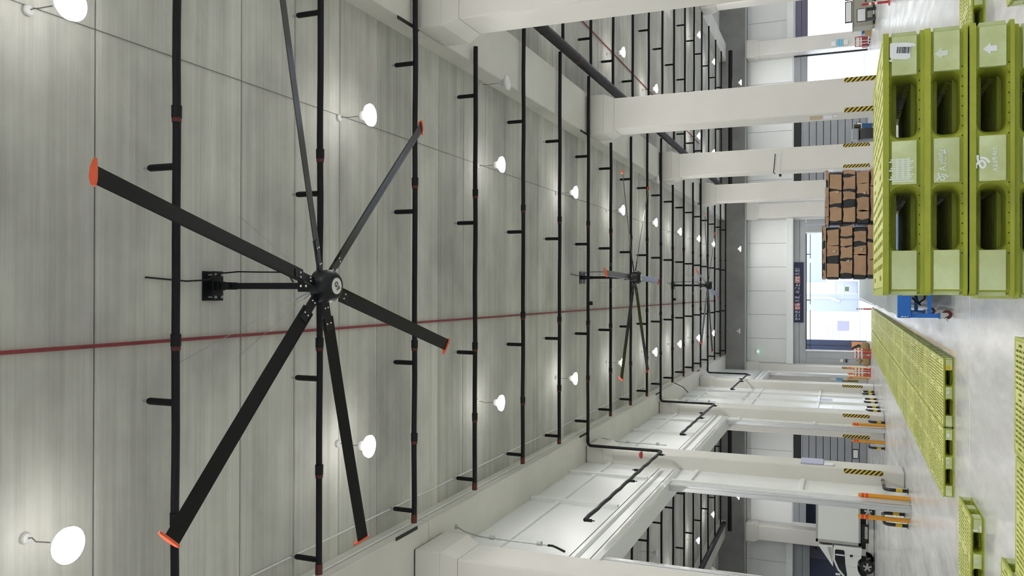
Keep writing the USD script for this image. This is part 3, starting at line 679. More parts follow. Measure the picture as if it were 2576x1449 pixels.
E2 = LineString(bez([(.77, .66), (.765, .52), (.72, .36), (.60, .22), (.42, .08)])).buffer(.08, cap_style=2)
EMB = unary_union([E1, E2])
NET = [('n', 'e', None), ('t', 'U', None), ('o', 'wo', 'g'), ('s', 'U', None)]
REN = [('r', 'e', 'n'), ('t', 'a', 'r')]
def word(latin, hang, size):
    a = LineString([(0, 0), (.33, .95), (.66, 0)]).buffer(.075, cap_style=2).union(LineString([(.14, .32), (.52, .32)]).buffer(.06)); j = LineString([(1.12, .95), (1.12, .2), (1.0, .06), (.84, .06)]).buffer(.075, cap_style=2)
    h, w = hangul(hang, 1., .13)
    return affinity.scale(unary_union([a, j, affinity.translate(h, 1.32, 0)]), size, size, origin=(0, 0)), (1.32 + w) * size
wd, ww = word('AJ', NET, .0175)
lg = part(stack[2], 'logo', on_front(affinity.scale(EMB, .058, .055, origin=(0, 0)), -.042, .082), 'print_white', label='white ribbon emblem')
part(lg, 'lettering', on_front(wd, -.052, .058), 'print_white', label='white lettering')
wd, ww = word('AJ', REN, .026)
lg = part(stack[1], 'logo', on_front(affinity.scale(EMB, .036, .045, origin=(0, 0)), -.085, .067), 'print_pale', label='small pale ribbon emblem')
part(lg, 'lettering', on_front(wd, -.042, .077), 'print_pale', label='pale lettering')
# the long double row down the aisle
random.seed(11)
for k in range(29):
    for s, side in ((0, 'left'), (1, 'right')):
        if k == 1 and s == 0: continue
        x = (-2.723 + .0055 * k, -1.613 + .007 * k)[s] + random.uniform(-.004, .004); y = 15.17 + 1.122 * k + random.uniform(-.008, .008)
        labl = 'green pallet with a yellow end sticker, nearest in the right file of the floor row' if (k == 0 and s) else f'green pallet in the {side} file of the long floor row, ' + (f'{ORD[k]} from the near end' if k < 20 else f'{ORD[28 - k]} from the far end')
        p = dup(P0, labl, (x, y, 0), random.choice((0, 0, 90, 180, 270)) if k else 0, 'long double row of pallets on the floor', inst=k > 0)
        if k == 0:
            for nm, sh, m_ in ((('yellow_sticker', rrect(.085, .06, .008), 'bar_yellow'),) if s else (('white_sticker', rrect(.06, .035, .008), 'label_white'),)):
                part(p, nm, on_front(sh, .40 if s else .44, .085), m_)
            part(p, 'logo', on_front(affinity.scale(EMB, .05, .05, origin=(0, 0)), -.02, .06), 'print_pale')
for x, y, lab in ((-3.385, 12.25, 'green pallet on the floor at the left edge, with white marks on its side'), (-4.5, 12.3, 'green pallet just beyond the left edge pallet'), (-3.26, 9.05, 'green pallet near the lower left corner, behind the nearest floor pallets'),
                  (-.975, 8.36, 'green pallet lying nearest in the middle of the floor, right of its neighbour'), (-2.09, 8.31, 'green pallet lying nearest in the middle of the floor, left of its neighbour'), (-3.22, 7.9, 'green pallet cut by the lower left corner of the picture'),
                  (3.68, 12.2, 'green pallet on the floor behind the right side of the tall stack'), (4.82, 12.3, 'green pallet beyond the one behind the tall stack on the right'), (3.36, 8.75, 'green pallet at the lower right corner of the picture')):
    p = dup(P0, lab, (x, y, 0), 1.5 if x > 3.5 else -.8, 'loose pallets on the floor', inst=not lab.startswith('green pallet on the floor at the left'))
    if lab.startswith('green pallet on the floor at the left'):
        part(p, 'white_mark', on_front(unary_union([sbox(-.05, -.02, -.03, .04), sbox(-.05, -.055, .02, -.04)]), .43, .09), 'label_white'); part(p, 'logo', on_front(affinity.scale(EMB, .05, .05, origin=(0, 0)), -.02, .06), 'print_pale')
# floor tape along the row
single('floor_tape', MB().bx(-4.1, -1.0, 14.36, 14.41, 0, .0015).bx(-1.0, -.95, 14.36, 40, 0, .0015), 'cream_edge', 'cream tape line on the floor along the long pallet row', 'floor tape')

# ------------------------------------------------------------------ taped bales on the conveyor
def bale(label, x, y, z, w, h, dpt, seed, thin=False):
    rnd = random.Random(seed)
    t = thing('taped_bale', label, 'bale', (x, y, z), group='taped bales stacked on the conveyor')
    part(t, 'body', MB().bx(-w / 2 + .012, w / 2 - .012, .012, dpt, 0, h, .022), 'bale_black')
    x0 = -w / 2 + .01 + (rnd.uniform(.04, .10) if not thin else 0)
    while x0 < w / 2 - .06:
        wd = min(rnd.uniform(.14, .42), w / 2 - .012 - x0)
        j = [rnd.uniform(-.025, .025) for _ in range(6)]
        out = [(x0 + j[0], .012), (x0 + wd + j[1], .012), (x0 + wd + j[2], h * .5), (x0 + wd + j[3], h - .012), (x0 + wd * .5, h - .012 - abs(j[5]) * .8), (x0 + j[4], h - .012), (x0 + j[5], h * .55)]
        lo, hi = -w / 2 + .004, w / 2 - .004
        out = [(min(hi, max(lo, a)), b) for a, b in out]
        part(t, 'paper_wrap', MB().prism(out, 'y', -.002, .02).bx(max(lo, x0), min(hi, x0 + wd), .03, dpt - .02, h - .012, h - .002), 'bale_brown', label='brown paper wrap')
        x0 += wd + (rnd.uniform(.03, .17) if rnd.random() < .75 else .01)
    if rnd.random() < .6 and not thin:
        q = rnd.uniform(-.4, .25); part(t, 'torn_flap', MB().prism([(q, h * .3), (q + .03, h * .55), (q + .06, h * .28)], 'y', -.03, -.002), 'cream_edge')
    if thin: part(t, 'cream_lining', MB().bx(-w / 2 + .02, w / 2 - .02, -.006, .02, .002, .010), 'cream_edge')
    return t
for col, (xc, w, tops, side) in enumerate(((1.82, 1.06, 1.965, 'right'), (.755, 1.05, 2.015, 'left'))):
    hs = [.075, .243, .243, .243, .243]; z = tops
    skid = thing('bale_skid', f'dark skid under the {side} stack of bales', 'skid', (xc, 17.0, .806))
    part(skid, 'deck', B(-.5, .5, .02, .98, max(.02, tops - sum(hs) - .806 - .02), tops - sum(hs) - .806 - .001), 'dark_rubber')
    for q in (-.42, -.05, .32): part(skid, 'runner', B(q, q + .1, .02, .98, 0, max(.02, tops - sum(hs) - .806 - .02)), 'dark_rubber')
    for k, h in enumerate(hs):
        z -= h
        bale(f'{"flattened" if k == 0 else "black and brown taped"} bale in the {side} stack on the conveyor, {["topmost", "second from the top", "third from the top", "fourth from the top", "lowest"][k]}', xc + .01 * (-1) ** k, 17.0 + .012 * k, z, w - .02 * (k % 2) + (.01 if k == 0 else 0), h - .0008, 1.0, 31 + 7 * k + col, k == 0)
# long conveyor with a blue wheeled frame
t = thing('belt_conveyor', 'long grey belt conveyor on a blue wheeled frame beside the tall stack', 'conveyor', (0, 0, 0))
part(t, 'belt', MB().bx(-.40, 2.5, 14.86, 44., .74, .805, .008), 'belt_grey')
part(t, 'side_trim', MB().tube([(-.41 + .012 * math.sin(1.7 * v) + .0035 * (v - 14.9), v, .80) for v in np.linspace(14.95, 44, 60)], .022, 6), 'white_trim', label='white edge strip of the belt')
part(t, 'side_trim', MB().tube([(-.425 + .016 * math.sin(1.3 * v + 1) + .0035 * (v - 14.9), v, .745) for v in np.linspace(14.95, 44, 60)], .018, 6), 'cream_edge', label='pale edge strip of the belt')
part(t, 'end_panel', B(-.43, 2.5, 14.80, 14.86, .605, .808, .008), 'blue_frame')
part(t, 'bolts', MB().bx(-.415, -.40, 14.79, 14.8, .68, .70).bx(-.415, -.40, 14.79, 14.8, .72, .75).bx(-.415, -.40, 14.79, 14.8, .65, .66), 'white_plastic')
for y in (14.88, 17.4, 24., 32., 40.):
    for x in (-.39, 2.4):
        l = part(t, 'leg', MB().bx(x - .035, x + .035, y - .035, y + .035, .2, .74, .006).bx(x - .05, x + .05, y - .05, y + .05, .185, .2), 'blue_frame')
        cz = .085
        c = part(t, 'caster', MB().tube([(x + .02, y - .022, .075), (x + .02, y + .022, .075)], .075, 20), 'caster_red', smooth=30)
        fk = [(x - .05, .186), (x + .05, .186), (x + .05, .12), (x + .045, .06), (x + .01, .05), (x - .02, .10), (x - .05, .14)]
        part(c, 'fork', MB().prism(fk, 'y', y - .034, y - .026).prism(fk, 'y', y + .026, y + .034).bx(x - .05, x + .05, y - .034, y + .034, .178, .188).prism([(x - .03, .11), (x - .03, .08), (x - .09, .06), (x - .10, .075)], 'y', y - .04, y - .02).cyl((x + .02, y - .04, .075), (x + .02, y + .04, .075), .014, 8), 'galvanised')
    part(t, 'cross_bar', B(-.39, 2.4, y - .025, y + .025, .30, .36, .005), 'blue_frame')
part(t, 'drive_box', MB().bx(.05, .5, 15.3, 15.9, .3, .6, .02), 'navy_wall')
part(t, 'stretcher', B(-.415, -.365, 14.88, 40, .36, .41, .005), 'blue_frame')
part(t, 'hose', MB().tube([(.3, 15.1, .55), (.2, 15.1, .42), (.05, 15.12, .36), (-.12, 15.15, .38), (-.18, 15.2, .45)], .016, 7), 'black_metal', smooth=50)
part(t, 'hose', MB().tube([(.1, 15.1, .6), (-.1, 15.12, .5), (-.22, 15.15, .44), (-.1, 15.2, .56)], .014, 7), 'black_metal', smooth=50)

# ------------------------------------------------------------------ guards and posts along the left side
def u_bar(label, x, y0, y1, taped, h=.62):
    t = thing('guard_rail', label, 'guard rail', (x, y0, 0), group='black and yellow hoop guards')
    L, r, c = y1 - y0, .047, .16
    arc = [(0, c - c * math.cos(a), h - c + c * math.sin(a) - r) for a in np.linspace(0, math.pi / 2, 7)]
    pts = [(0, 0, 0), (0, 0, .1), (0, 0, .3)] + arc[:-1] + [(0, c, h - r), (0, L - c, h - r)] + [(0, L - y, z) for _, y, z in arc[::-1][1:]] + [(0, L, .3), (0, L, .1), (0, L, 0)]
    part(t, 'tube', MB().tube(pts, r, 12), 'bar_black', smooth=50)
    for y in (0, L):
        part(t, 'yellow_band', MB().cyl((0, y, .14), (0, y, .30), r + .002, 14), 'bar_yellow', smooth=40)
        part(t, 'foot', MB().cyl((0, y, 0), (0, y, .012), .085, 14), 'bar_black')
    if taped:
        for q in (.40, .55): part(t, 'tape_band', MB().cyl((0, L * q, h - r), (0, L * q + .1, h - r), r + .003, 14), 'bar_tape', smooth=40)
    else: part(t, 'white_cap', MB().cyl((0, .2, h - r), (0, L - .2, h - r), r + .002, 14), 'cone_white', smooth=40)
for y0, y1, lab, tp in ((24.0, 25.3, 'black and yellow hoop guard at the foot of the second left column', True), (36.2, 37.5, 'black and yellow hoop guard at the foot of the third left column', True), (40.1, 41.3, 'white topped hoop guard before the left wall, nearest of three', False),
                        (43.1, 44.4, 'white topped hoop guard before the left wall, middle of three', False), (46.5, 47.6, 'white topped hoop guard before the left wall, farthest of three', False), (49.1, 50.3, 'white topped hoop guard beyond the fourth left column', False)):
    u_bar(lab, -5.30 if y0 < 39 else -5.36, y0 - (.4 if False else 0), y1, tp)
u_bar('black and yellow hoop guard in the left bay behind the orange posts', -6.25, 24.1, 25.3, True)
u_bar('black and yellow hoop guard in the left bay by the second opening', -6.35, 36.2, 37.5, True)
def bollard(label, x, y):
    t = thing('bollard', label, 'bollard', (x, y, 0), group='orange posts by the shutter openings')
    part(t, 'post', MB().lathe([(0, 0), (.058, 0), (.058, 1.19), (.045, 1.235), (0, 1.25)], n=20), 'bollard_orange', smooth=40)
    for z in (1.0, 1.1): part(t, 'red_band', MB().lathe([(.0585, z), (.060, z), (.060, z + .06), (.0585, z + .06)], n=20), 'bollard_red', smooth=40)
    part(t, 'base_plate', MB().bx(-.09, .09, -.09, .09, 0, .012), 'galvanised')
for x, y, lab in ((-5.31, 23.15, 'orange bollard with red bands, right of the nearest shutter opening rail'), (-5.92, 23.35, 'orange bollard with red bands, in front of the truck wheel'), (-5.36, 35.75, 'orange bollard with red bands, before the second opening, right one'), (-6.02, 35.7, 'orange bollard with red bands, inside the second opening'),
                  (-5.32, 54.6, 'orange bollard with red bands, beyond the fourth left column'), (-5.16, 55.4, 'orange bollard with red bands, second beyond the fourth left column'), (-5.05, 58.4, 'orange bollard with red bands, by the far left corner')): bollard(lab, x, y)
def delineator(label, x, y, g, h=.86):
    t = thing('delineator_post', label, 'traffic post', (x, y, 0), group=g)
    part(t, 'post', MB().lathe([(0, 0), (.05, 0), (.045, .03), (.038, .04), (.036, h - .02), (.02, h), (0, h)], n=12), 'cone_red', smooth=40)
    part(t, 'base', MB().lathe([(0, 0), (.11, 0), (.1, .03), (.05, .05)], n=14), 'cone_red', smooth=40)
    for z in (h - .13, h - .31, h - .49): part(t, 'white_band', MB().lathe([(.037, z), (.0395, z), (.0395, z + .1), (.037, z + .1)], n=12), 'cone_white', smooth=40)
for k in range(5): delineator(f'red and white traffic post in the cluster before the sacks, {ORD[k]} from the right', -3.42 - .12 * k, 52.2 + .05 * k - .3 * (k % 2), 'red and white posts before the sacks', .95)
for k in range(4): delineator(f'red and white traffic post in the cluster by the left wall, {ORD[k]} from the right', -4.62 - .14 * k, 52.8 + .3 * (k % 2), 'red and white posts by the left wall', .9)
def sack(label, x, y, z, w, d, h):
    ic = trimesh.creation.icosphere(3); v = ic.vertices.copy()
    v = np.sign(v) * np.abs(v) ** .62; v *= 1 + .09 * (meshkit.noise(v * 3.1 + x) - .5)[:, None]
    v = v * [w / 2, d / 2, h / 2] + [0, 0, h / 2]; v[:, 2] = np.maximum(v[:, 2], 0)
    t = thing('sack', label, 'sack', (x, y, z), group='brown sacks')
    part(t, 'bag', trimesh.Trimesh(v, ic.faces, process=False), 'sack', smooth=True)
    part(t, 'tied_neck', MB().lathe([(.05, h - .03), (.03, h + .01), (.08, h + .06)], n=9), 'sack', smooth=True)
sack('brown sack standing between the two clusters of traffic posts', -4.18, 53.4, 0, .6, .45, .42)
sack('brown sack lying behind the red posts', -3.5, 54.9, 0, .8, .5, .5)
sack('flatter brown sack on top of the standing one', -4.15, 53.42, .49, .5, .4, .2)
t = thing('stanchion', 'red and white stanchion post before the open middle door', 'post', (-.95, 48.6, 0))
part(t, 'post', MB().cyl((0, 0, .02), (0, 0, .86), .036, 12), 'cone_red', smooth=40); part(t, 'base', MB().lathe([(0, 0), (.13, 0), (.12, .03), (.04, .06)], n=16), 'crate_red', smooth=40)
for z in (.5, .62, .74): part(t, 'white_band', MB().cyl((0, 0, z), (0, 0, z + .07), .038, 12), 'cone_white', smooth=40)
t = thing('stanchion', 'red and white stanchion post at the right edge of the picture', 'post', (10.7, 33.0, 0))
part(t, 'post', MB().cyl((0, 0, .02), (0, 0, .95), .045, 12), 'red_paint', smooth=40); part(t, 'base', MB().lathe([(0, 0), (.16, 0), (.14, .03), (.05, .06)], n=16), 'red_paint', smooth=40)
for z in (.42, .62): part(t, 'white_band', MB().cyl((0, 0, z), (0, 0, z + .09), .047, 12), 'cone_white', smooth=40)

# ------------------------------------------------------------------ signs, boxes and small fittings
def board(name, label, x0, x1, y0, y1, z0, z1, m_, cat='sign', strip=None):
    t = thing(name, label, cat); part(t, 'panel', B(x0, x1, y0, y1, z0, z1, .004), m_)
    return t
b = board('banner', 'dark navy safety banner over the open middle door', -2.15, 2.03, 59.96, 60.0, 4.05, 4.66, 'banner_navy', 'banner')
S1 = [('o', 'a', 'n'), ('j', 'eo', 'n'), ('o', 'U', 'n')]; S2 = [('h', 'ae', 'o'), ('d', 'O', 'o')]; S3 = [('o', 'U', None), ('r', 'O', None), ',']; S4 = [('s', 'a', None), ('g', 'O', None), ('n', 'U', 'n')]; S5 = [('o', 'ye', None), ('b', 'a', 'o')]; S6 = [('o', 'U', None), ('r', 'O', None), '!']
_L = sum(hangul(w, 1., .1)[1] for w in (S1, S2, S3, S4, S5, S6)) 
sz = 3.45 / _L; x = -2.0
for w, red in ((S1, 0), (S2, 1), (S3, 0), (S4, 0), (S5, 1), (S6, 0)):
    g, adv = hangul(w, sz, .10)
    g = affinity.scale(g, 1, 1.4, origin=(0, 0))
    if red: part(b, 'red_block', B(x - .02, x + adv - .01, 59.952, 59.962, 4.27, 4.33 + 1.4 * sz), 'banner_red')
    part(b, 'lettering', MB().prism(flat(affinity.translate(g, x, 4.30)), 'y', 59.945, 59.951 if red else 59.961), 'label_white', label='white lettering')
    x += adv + (.03 if red or w is S1 or w is S4 else .09)
for k, (y0, y1, z0, z1, m_) in enumerate(((25.3, 26.05, 2.14, 2.76, 'lilac_board'), (25.25, 25.55, 1.86, 2.10, 'label_white'))):
    board('notice_board', ('pale lilac notice board', 'small white notice')[k] + ' on the inner side of the second left column', -5.035, -5.0, y0, y1, z0, z1, m_)
for k, (y0, y1, z0, z1, m_) in enumerate(((25.3, 25.75, 2.20, 2.52, 'cream_edge'), (25.25, 25.7, 1.90, 2.14, 'label_white'), (25.3, 25.5, 1.78, 1.86, 'cone_white'))):
    board('notice_board', ('yellowish notice', 'white notice', 'small round edged white tag')[k] + ' on the inner side of the second right column', 5.09, 5.12, y0, y1, z0, z1, m_)
board('notice_board', 'lilac notice panel on the left wall between posts', -5.46, -5.44, 43.2, 44.4, 2.05, 2.6, 'lilac_board')
board('notice_board', 'bright white notice panel on the left wall between posts', -5.46, -5.44, 40.5, 41.6, 2.0, 2.6, 'screen_white')
board('notice_board', 'small white notice below the bright white panel', -5.46, -5.44, 40.6, 40.95, 1.7, 1.95, 'screen_white')
board('notice_board', 'narrow pale notice on the inner side of the third right column', 5.09, 5.12, 36.5, 37.1, 1.95, 2.2, 'label_white')
for xx, zz_, lab in ((16.68, 1.55, 'cyan striped notice board on the far right pier'), (-5.77, 1.57, 'cyan striped notice board on the far left pier')):
    t = board('striped_notice', lab, xx - .28, xx + .28, 58.78, 58.82, zz_, zz_ + .36, 'label_white')
    for q in range(3): part(t, 'cyan_stripe', B(xx - .25, xx + .25, 58.77, 58.785, zz_ + .03 + .11 * q, zz_ + .105 + .11 * q), 'cyan')
    board('notice_board', 'white notice above the ' + lab, xx - .16, xx + .16, 58.79, 58.82, zz_ + .42, zz_ + .72, 'screen_white')
    board('switch_box', 'small grey box below the ' + lab, xx - .16, xx + .16, 58.78, 58.82, zz_ - .34, zz_ - .06, 'white_plastic', 'box')
t = thing('exit_lamp', 'small green exit lamp high on the far wall', 'lamp', (-4.25, 59.9, 7.05)); part(t, 'case', B(-.2, .2, -.05, .09, .08, .22, .01), 'white_plastic'); part(t, 'glow', MB().lathe([(0, 0), (.05, .0), (.05, .06), (0, .07)], n=12), 'exit_glow')
t = board('control_box', 'grey control boxes beside the open middle door', -4.8, -4.62, 59.9, 60.03, 1.5, 1.68, 'white_plastic', 'box'); part(t, 'dark_box', B(-4.82, -4.6, 59.9, 60.03, 1.24, 1.36), 'ink')
t = thing('wall_conduit', 'steel conduit with boxes running down the nearest left column', 'conduit', (-5.0, 15.12, 0))
part(t, 'tube', MB().tube([(-.01, .5, 9.35), (-.01, .42, 9.15), (.0, .2, 8.9), (.0, .02, 8.5), (0, 0, 8.3), (0, 0, 6.98)], .016, 8), 'galvanised', smooth=50)
part(t, 'hose', MB().tube([(0, 0, 7.0), (.01, -.02, 6.9), (.0, -.08, 6.78), (-.02, -.18, 6.6)], .024, 8), 'black_metal', smooth=50)
for q, (yy, zz_) in enumerate(((.38, 9.22), (0, 8.2), (0, 7.18))): part(t, 'junction_box', MB().lathe([(0, -.045), (.05, -.045), (.05, .045), (0, .045)], (0.02, yy, zz_), 12).cyl((.02, yy, zz_), (.02, yy + .1, zz_), .02, 8), 'galvanised', smooth=40)
for X, y in ((-5.0, 26.4), (-5.0, 37.6)):
    t = thing('wall_conduit', f'steel conduit running down the {"second" if y < 30 else "third"} left column', 'conduit', (X, y, 0)); part(t, 'tube', MB().tube([(-.01, .5, 9.35), (0, .42, 9.15), (.0, .05, 8.6), (0, 0, 8.3), (0, 0, 6.9)], .016, 8), 'galvanised', smooth=50)
    for zz_ in (8.2, 7.2): part(t, 'junction_box', MB().lathe([(0, -.045), (.05, -.045), (.05, .045), (0, .045)], (0.02, 0, zz_), 12), 'galvanised', smooth=40)
t = thing('camera_cable', 'black cable and small camera hanging by the third right column', 'cable', (5.0, 36.3, 0)); part(t, 'cable', MB().tube([(.85, -.03, 4.25), (.06, -.03, 4.32), (.0, -.02, 4.25)], .018, 6), 'black_metal'); part(t, 'camera', MB().bx(-.12, -.02, -.08, .05, 4.0, 4.1, .01), 'black_metal')
t = thing('wall_camera', 'white camera bracket on the nearest right column', 'camera', (6.3, 13.7, 0))
part(t, 'bracket', MB().bx(-.05, .05, -.2, .1, 5.7, 5.78).bx(-.03, .03, -.2, -.14, 5.5, 5.75), 'white_plastic'); part(t, 'camera', MB().cyl((0, -.3, 5.48), (0, -.08, 5.52), .05, 12), 'white_plastic'); part(t, 'clamp', B(-.06, .06, -.22, -.12, 5.66, 5.72), 'black_metal')

# ------------------------------------------------------------------ the white truck in the left bay
t = thing('box_truck', 'small white box truck parked in the left bay, seen from its side', 'truck', (0, 46.5, 0))
cb = part(t, 'cargo_box', B(-13.33, -10.7, 0, 1.75, .70, 2.86, .02), 'truck_white')
part(cb, 'frame_rail', MB().bx(-13.35, -10.68, -.02, .02, 2.78, 2.88).bx(-13.35, -13.2, -.02, .02, .68, 2.88).bx(-13.35, -10.68, -.02, .02, .68, .78), 'truck_grey')
part(t, 'chassis', MB().bx(-15.6, -10.5, .25, 1.5, .42, .70).bx(-13.2, -12.2, .08, .5, .28, .66), 'chassis')
part(t, 'tank', MB().bx(-13.0, -12.3, .05, .4, .30, .5, .05).bx(-12.2, -11.9, .02, .3, .3, .42, .03), 'truck_grey')
cab = [(-13.45, .62), (-13.45, 1.95), (-13.62, 2.02), (-14.25, 2.02), (-14.75, 1.80), (-15.35, 1.28), (-15.55, 1.05), (-15.6, .45), (-15.1, .42), (-14.94, .66), (-14.70, .80), (-14.42, .84), (-14.14, .80), (-13.98, .64)]
c = part(t, 'cab', MB().prism(cab, 'y', .0, 1.6), 'truck_white')
part(c, 'side_window', MB().prism([(-13.72, 1.46), (-13.66, 1.52), (-13.66, 1.88), (-13.72, 1.93), (-14.2, 1.93), (-14.66, 1.74), (-15.1, 1.36), (-15.05, 1.33), (-14.4, 1.42)], 'y', -.012, .01), 'glass_dark')
part(c, 'window_strip', B(-13.97, -13.9, -.02, .0, 1.46, 1.9), 'screen_white')
part(c, 'door_handle', B(-13.98, -13.86, -.02, .0, 1.06, 1.2, .01), 'chassis')
part(c, 'door_seam', MB().bx(-14.5, -14.49, -.004, .0, .86, 1.4).bx(-13.9, -13.89, -.004, .0, .66, 1.44), 'truck_grey')
part(c, 'mirror', MB().bx(-14.98, -14.9, -.16, -.02, 1.66, 1.9, .02), 'cone_white')
part(t, 'air_deflector', MB().prism([(-13.5, 2.05), (-13.52, 2.74), (-13.6, 2.74), (-14.62, 2.03)], 'y', .1, 1.5), 'truck_white')
part(t, 'deflector_inset', MB().prism([(-13.6, 2.1), (-13.6, 2.3), (-13.75, 2.28), (-14.45, 2.06)], 'y', .085, .11), 'truck_grey')
part(t, 'rear_cab_gap', B(-13.45, -13.33, .1, 1.6, 2.1, 2.7), 'brown_dirty')
part(t, 'side_step', MB().bx(-13.85, -13.5, -.01, .1, .42, .62, .01), 'truck_grey')
for xw, r in ((-14.43, .355), (-11.53, .32)):
    for yy in (-.03, 1.42):
        w = part(t, 'wheel', MB().lathe([(r * .62, -.09), (r * .95, -.09), (r, -.06), (r, .06), (r * .95, .09), (r * .62, .09)], n=28).moved([[1, 0, 0, xw], [0, 0, 1, yy + .1], [0, 1, 0, r], [0, 0, 0, 1]]), 'tyre', smooth=40)
        rim = MB().lathe([(0, .07), (r * .16, .07), (r * .16, .09), (0, .095)], n=12).lathe([(r * .56, .04), (r * .64, .09), (r * .64, -.06)], n=28)
        for q in range(5):
            a = 2 * math.pi * q / 5; ca, sa = math.cos(a), math.sin(a)
            rim.add([(u * ca - v * sa, u * sa + v * ca, zq) for u, v, zq in ((.02, -.045, .085), (.02, .045, .085), (r * .6, .05, .07), (r * .6, -.05, .07))], [[0, 3, 2, 1]])
        part(w, 'rim', rim.moved([[1, 0, 0, xw], [0, 0, -1, yy + .1], [0, 1, 0, r], [0, 0, 0, 1]]), 'alloy', smooth=30)
        part(w, 'rim_back', MB().lathe([(0, .02), (r * .63, .02), (r * .63, -.02), (0, -.02)], n=20).moved([[1, 0, 0, xw], [0, 0, 1, yy + .1], [0, 1, 0, r], [0, 0, 0, 1]]), 'chassis')

# ------------------------------------------------------------------ things in the right bay
t = thing('blue_bin', 'blue plastic bin cart behind the tall stack, by the closed right door', 'bin', (8.62, 46.6, 0))
part(t, 'tub', MB().man(m3.Manifold.hull_points(np.array([(x * q, y * q, z) for x in (-.17, .17) for y in (-.4, .4) for q, z in ((.85, .16), (1., .66))]))), 'bin_blue'); part(t, 'rim', MB().bx(-.18, .18, -.42, .42, .64, .68, .01), 'white_plastic')
part(t, 'wheels', MB().bx(-.14, -.1, -.3, -.2, 0, .16).bx(.1, .14, -.3, -.2, 0, .16).bx(-.14, -.1, .2, .3, 0, .16).bx(.1, .14, .2, .3, 0, .16), 'dark_rubber')
for k, xx in enumerate((8.56, 8.38)):
    tt = thing('dark_crate', f'dark crate standing on the blue bin, {("right", "left")[k]} one', 'crate', (xx + .15, 46.6, .681)); part(tt, 'box', MB().bx(-.08, .08, -.2, .2, 0, .34, .02), 'brown_dirty')
t = thing('scrubber', 'black rounded floor cleaning machine behind the tall stack', 'machine', (8.12, 45.9, 0))
part(t, 'body', MB().prism([(-.42, .08), (.42, .08), (.42, .55), (.3, .74), (.05, .8), (-.3, .74), (-.42, .5)], 'x', -.28, .28), 'dark_rubber', smooth=40); part(t, 'tank', MB().bx(-.26, .3, -.35, .35, .80, 1.15, .05), 'grey_plastic'); part(t, 'wheels', MB().bx(-.26, -.2, -.3, 0, 0, .1).bx(.2, .26, -.3, 0, 0, .1), 'dark_rubber')
t = thing('monitor_post', 'small screen on a post by the closed right door', 'monitor', (8.9, 47.2, 0)); part(t, 'post', MB().bx(-.03, .03, -.03, .03, 0, .68).bx(-.15, .15, -.15, .15, 0, .03), 'dark_rubber'); part(t, 'screen', MB().bx(-.14, .14, -.06, -.02, .64, .9, .01), 'dark_rubber'); part(t, 'display', B(-.11, .11, -.065, -.06, .67, .87), 'screen_white')
t = thing('panel_screen', 'white framed screen panel beside the third right column', 'panel', (7.5, 47.9, 0)); part(t, 'panel', B(-.3, .25, 0, .03, 1.0, 1.7), 'white_trim'); part(t, 'frame', MB().bx(-.34, -.28, -.01, .04, 0, 1.75).bx(.23, .29, -.01, .04, 0, 1.75).bx(-.34, .29, -.01, .04, 1.69, 1.75), 'white_plastic')
t = thing('work_counter', 'beige counter with dark drawers in the far right bay', 'counter', (0, 46.8, 0))
part(t, 'carcass', MB().bx(14.05, 19., 0, .9, .10, 1.06, .01).bx(14.1, 19, .1, .85, 0, .1), 'cabinet_beige')
for k in range(6): part(t, 'door_panel', B(14.1 + .8 * k, 14.86 + .8 * k, -.02, .005, .14, .72, .008), 'cabinet_beige')
part(t, 'shelf_gap', MB().bx(14.1, 18.9, -.012, .01, .02, .1), 'dark_gap')
part(t, 'worktop', B(14.0, 19.05, -.05, .92, 1.06, 1.1, .008), 'cabinet_beige')
part(t, 'kick_items', MB().bx(14.6, 14.8, -.03, -.012, .03, .1).bx(15.1, 15.3, -.03, -.012, .03, .1), 'cone_white')
t = thing('white_board', 'white framed board standing on the beige counter', 'board', (0, 47.3, 1.1)); part(t, 'frame', MB().bx(14.45, 15.6, 0, .05, 0, .36, .005), 'dark_gap'); part(t, 'panel', B(14.5, 15.55, -.01, .0, .04, .32), 'screen_white'); 
t = thing('white_board', 'second white framed board on the beige counter, cut by the picture edge', 'board', (0, 47.3, 1.1)); part(t, 'frame', MB().bx(15.66, 16.6, 0, .05, 0, .36, .005), 'dark_gap'); part(t, 'panel', B(15.7, 16.55, -.01, .0, .04, .32), 'screen_white')
t = thing('office_chair', 'dark office chair before the beige counter', 'chair', (15.2, 45.6, 0))
part(t, 'seat', B(-.25, .25, -.25, .25, .44, .52, .03), 'dark_rubber'); part(t, 'backrest', B(-.22, .22, -.3, -.24, .6, .98, .02), 'dark_rubber'); part(t, 'stem', MB().cyl((0, 0, .08), (0, 0, .45), .03, 8).bx(-.02, .02, -.27, -.25, .48, .65), 'black_metal')
for q in range(5): part(t, 'foot', MB().cyl((0, 0, .1), (.28 * math.cos(q * 1.257), .28 * math.sin(q * 1.257), .04), .02, 6).lathe([(0, 0), (.03, .0), (.03, .05), (0, .06)], (.28 * math.cos(q * 1.257), .28 * math.sin(q * 1.257), 0), 8), 'black_metal')
t = thing('desk_monitor', 'white backed monitor standing low before the beige counter', 'monitor', (14.35, 45.9, 0)); part(t, 'cart', MB().bx(-.3, .3, -.25, .25, .4, .44).bx(-.28, -.24, -.2, .2, 0, .4).bx(.24, .28, -.2, .2, 0, .4), 'dark_gap'); part(t, 'screen', MB().bx(-.34, .34, .0, .05, .46, .9, .01), 'dark_gap'); part(t, 'display', B(-.31, .31, -.008, .0, .49, .87), 'screen_white')
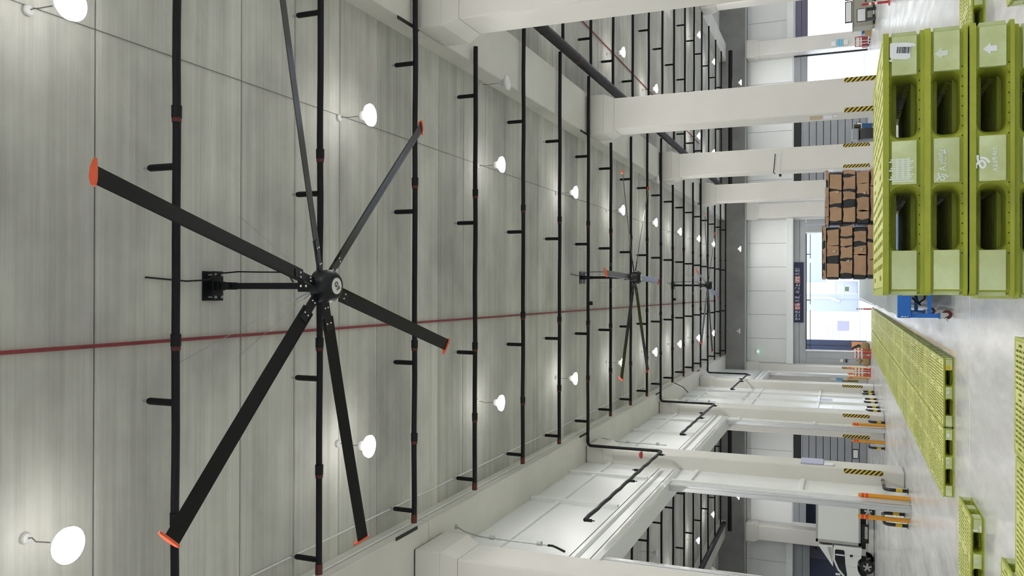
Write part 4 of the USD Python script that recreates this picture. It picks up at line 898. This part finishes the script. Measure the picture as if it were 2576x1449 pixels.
t = thing('carton', 'brown carton under the trolley in the far right bay', 'box', (15.5, 52.6, 0)); part(t, 'body', B(-.3, .3, -.25, .25, 0, .34, .005), 'carton'); part(t, 'tape', B(-.04, .04, -.253, .253, .02, .343), 'cream_edge')
t = thing('trolley', 'white tube trolley in the far right bay', 'trolley', (15.7, 53.6, 0))
part(t, 'frame', MB().tube([(-.5, 0, .1), (-.5, 0, 1.0), (.55, 0, 1.0), (.55, 0, .1), (-.5, 0, .1)], .022, 6).tube([(-.5, .6, .1), (-.5, .6, 1.0), (.55, .6, 1.0), (.55, .6, .1)], .022, 6), 'white_plastic'); part(t, 'shelf', B(-.5, .55, 0, .6, .10, .13), 'white_plastic'); part(t, 'wheels', MB().bx(-.5, -.44, -.03, .03, 0, .1).bx(.48, .54, -.03, .03, 0, .1).bx(-.5, -.44, .57, .63, 0, .1).bx(.48, .54, .57, .63, 0, .1), 'dark_rubber')
t = thing('blue_tub', 'blue tub on the white trolley', 'bin', (15.85, 53.9, .131)); part(t, 'tub', MB().man(m3.Manifold.hull_points(np.array([(x * q, y * q, z) for x in (-.2, .2) for y in (-.2, .2) for q, z in ((.85, 0), (1., .36))]))), 'bin_blue')
t = thing('red_cart', 'dark red bin cart by the far right pier', 'cart', (15.95, 56.6, 0)); part(t, 'body', MB().bx(-.32, .32, -.25, .25, .08, .42, .02), 'crate_red'); part(t, 'frame', MB().tube([(-.3, -.2, .4), (-.3, -.2, .8), (.3, -.2, .8), (.3, -.2, .4)], .035, 6).bx(-.3, .3, -.22, -.18, .52, .56), 'crate_red'); part(t, 'wheels', MB().bx(-.28, -.2, -.2, .2, 0, .08).bx(.2, .28, -.2, .2, 0, .08), 'dark_rubber')
t = thing('red_rail', 'red pipe rail with a white box on the second right column', 'rail', (5.6, 37.6, 0)); part(t, 'rail', MB().cyl((.5, .1, 0), (.5, .1, 1.4), .03, 8), 'red_paint', smooth=40); part(t, 'box', B(.42, .58, .0, .2, .6, .85), 'white_plastic')
struct('outside_wall_right', MB().bx(12, 28, 70, 71, -.02, 2.2), 'outside_white')
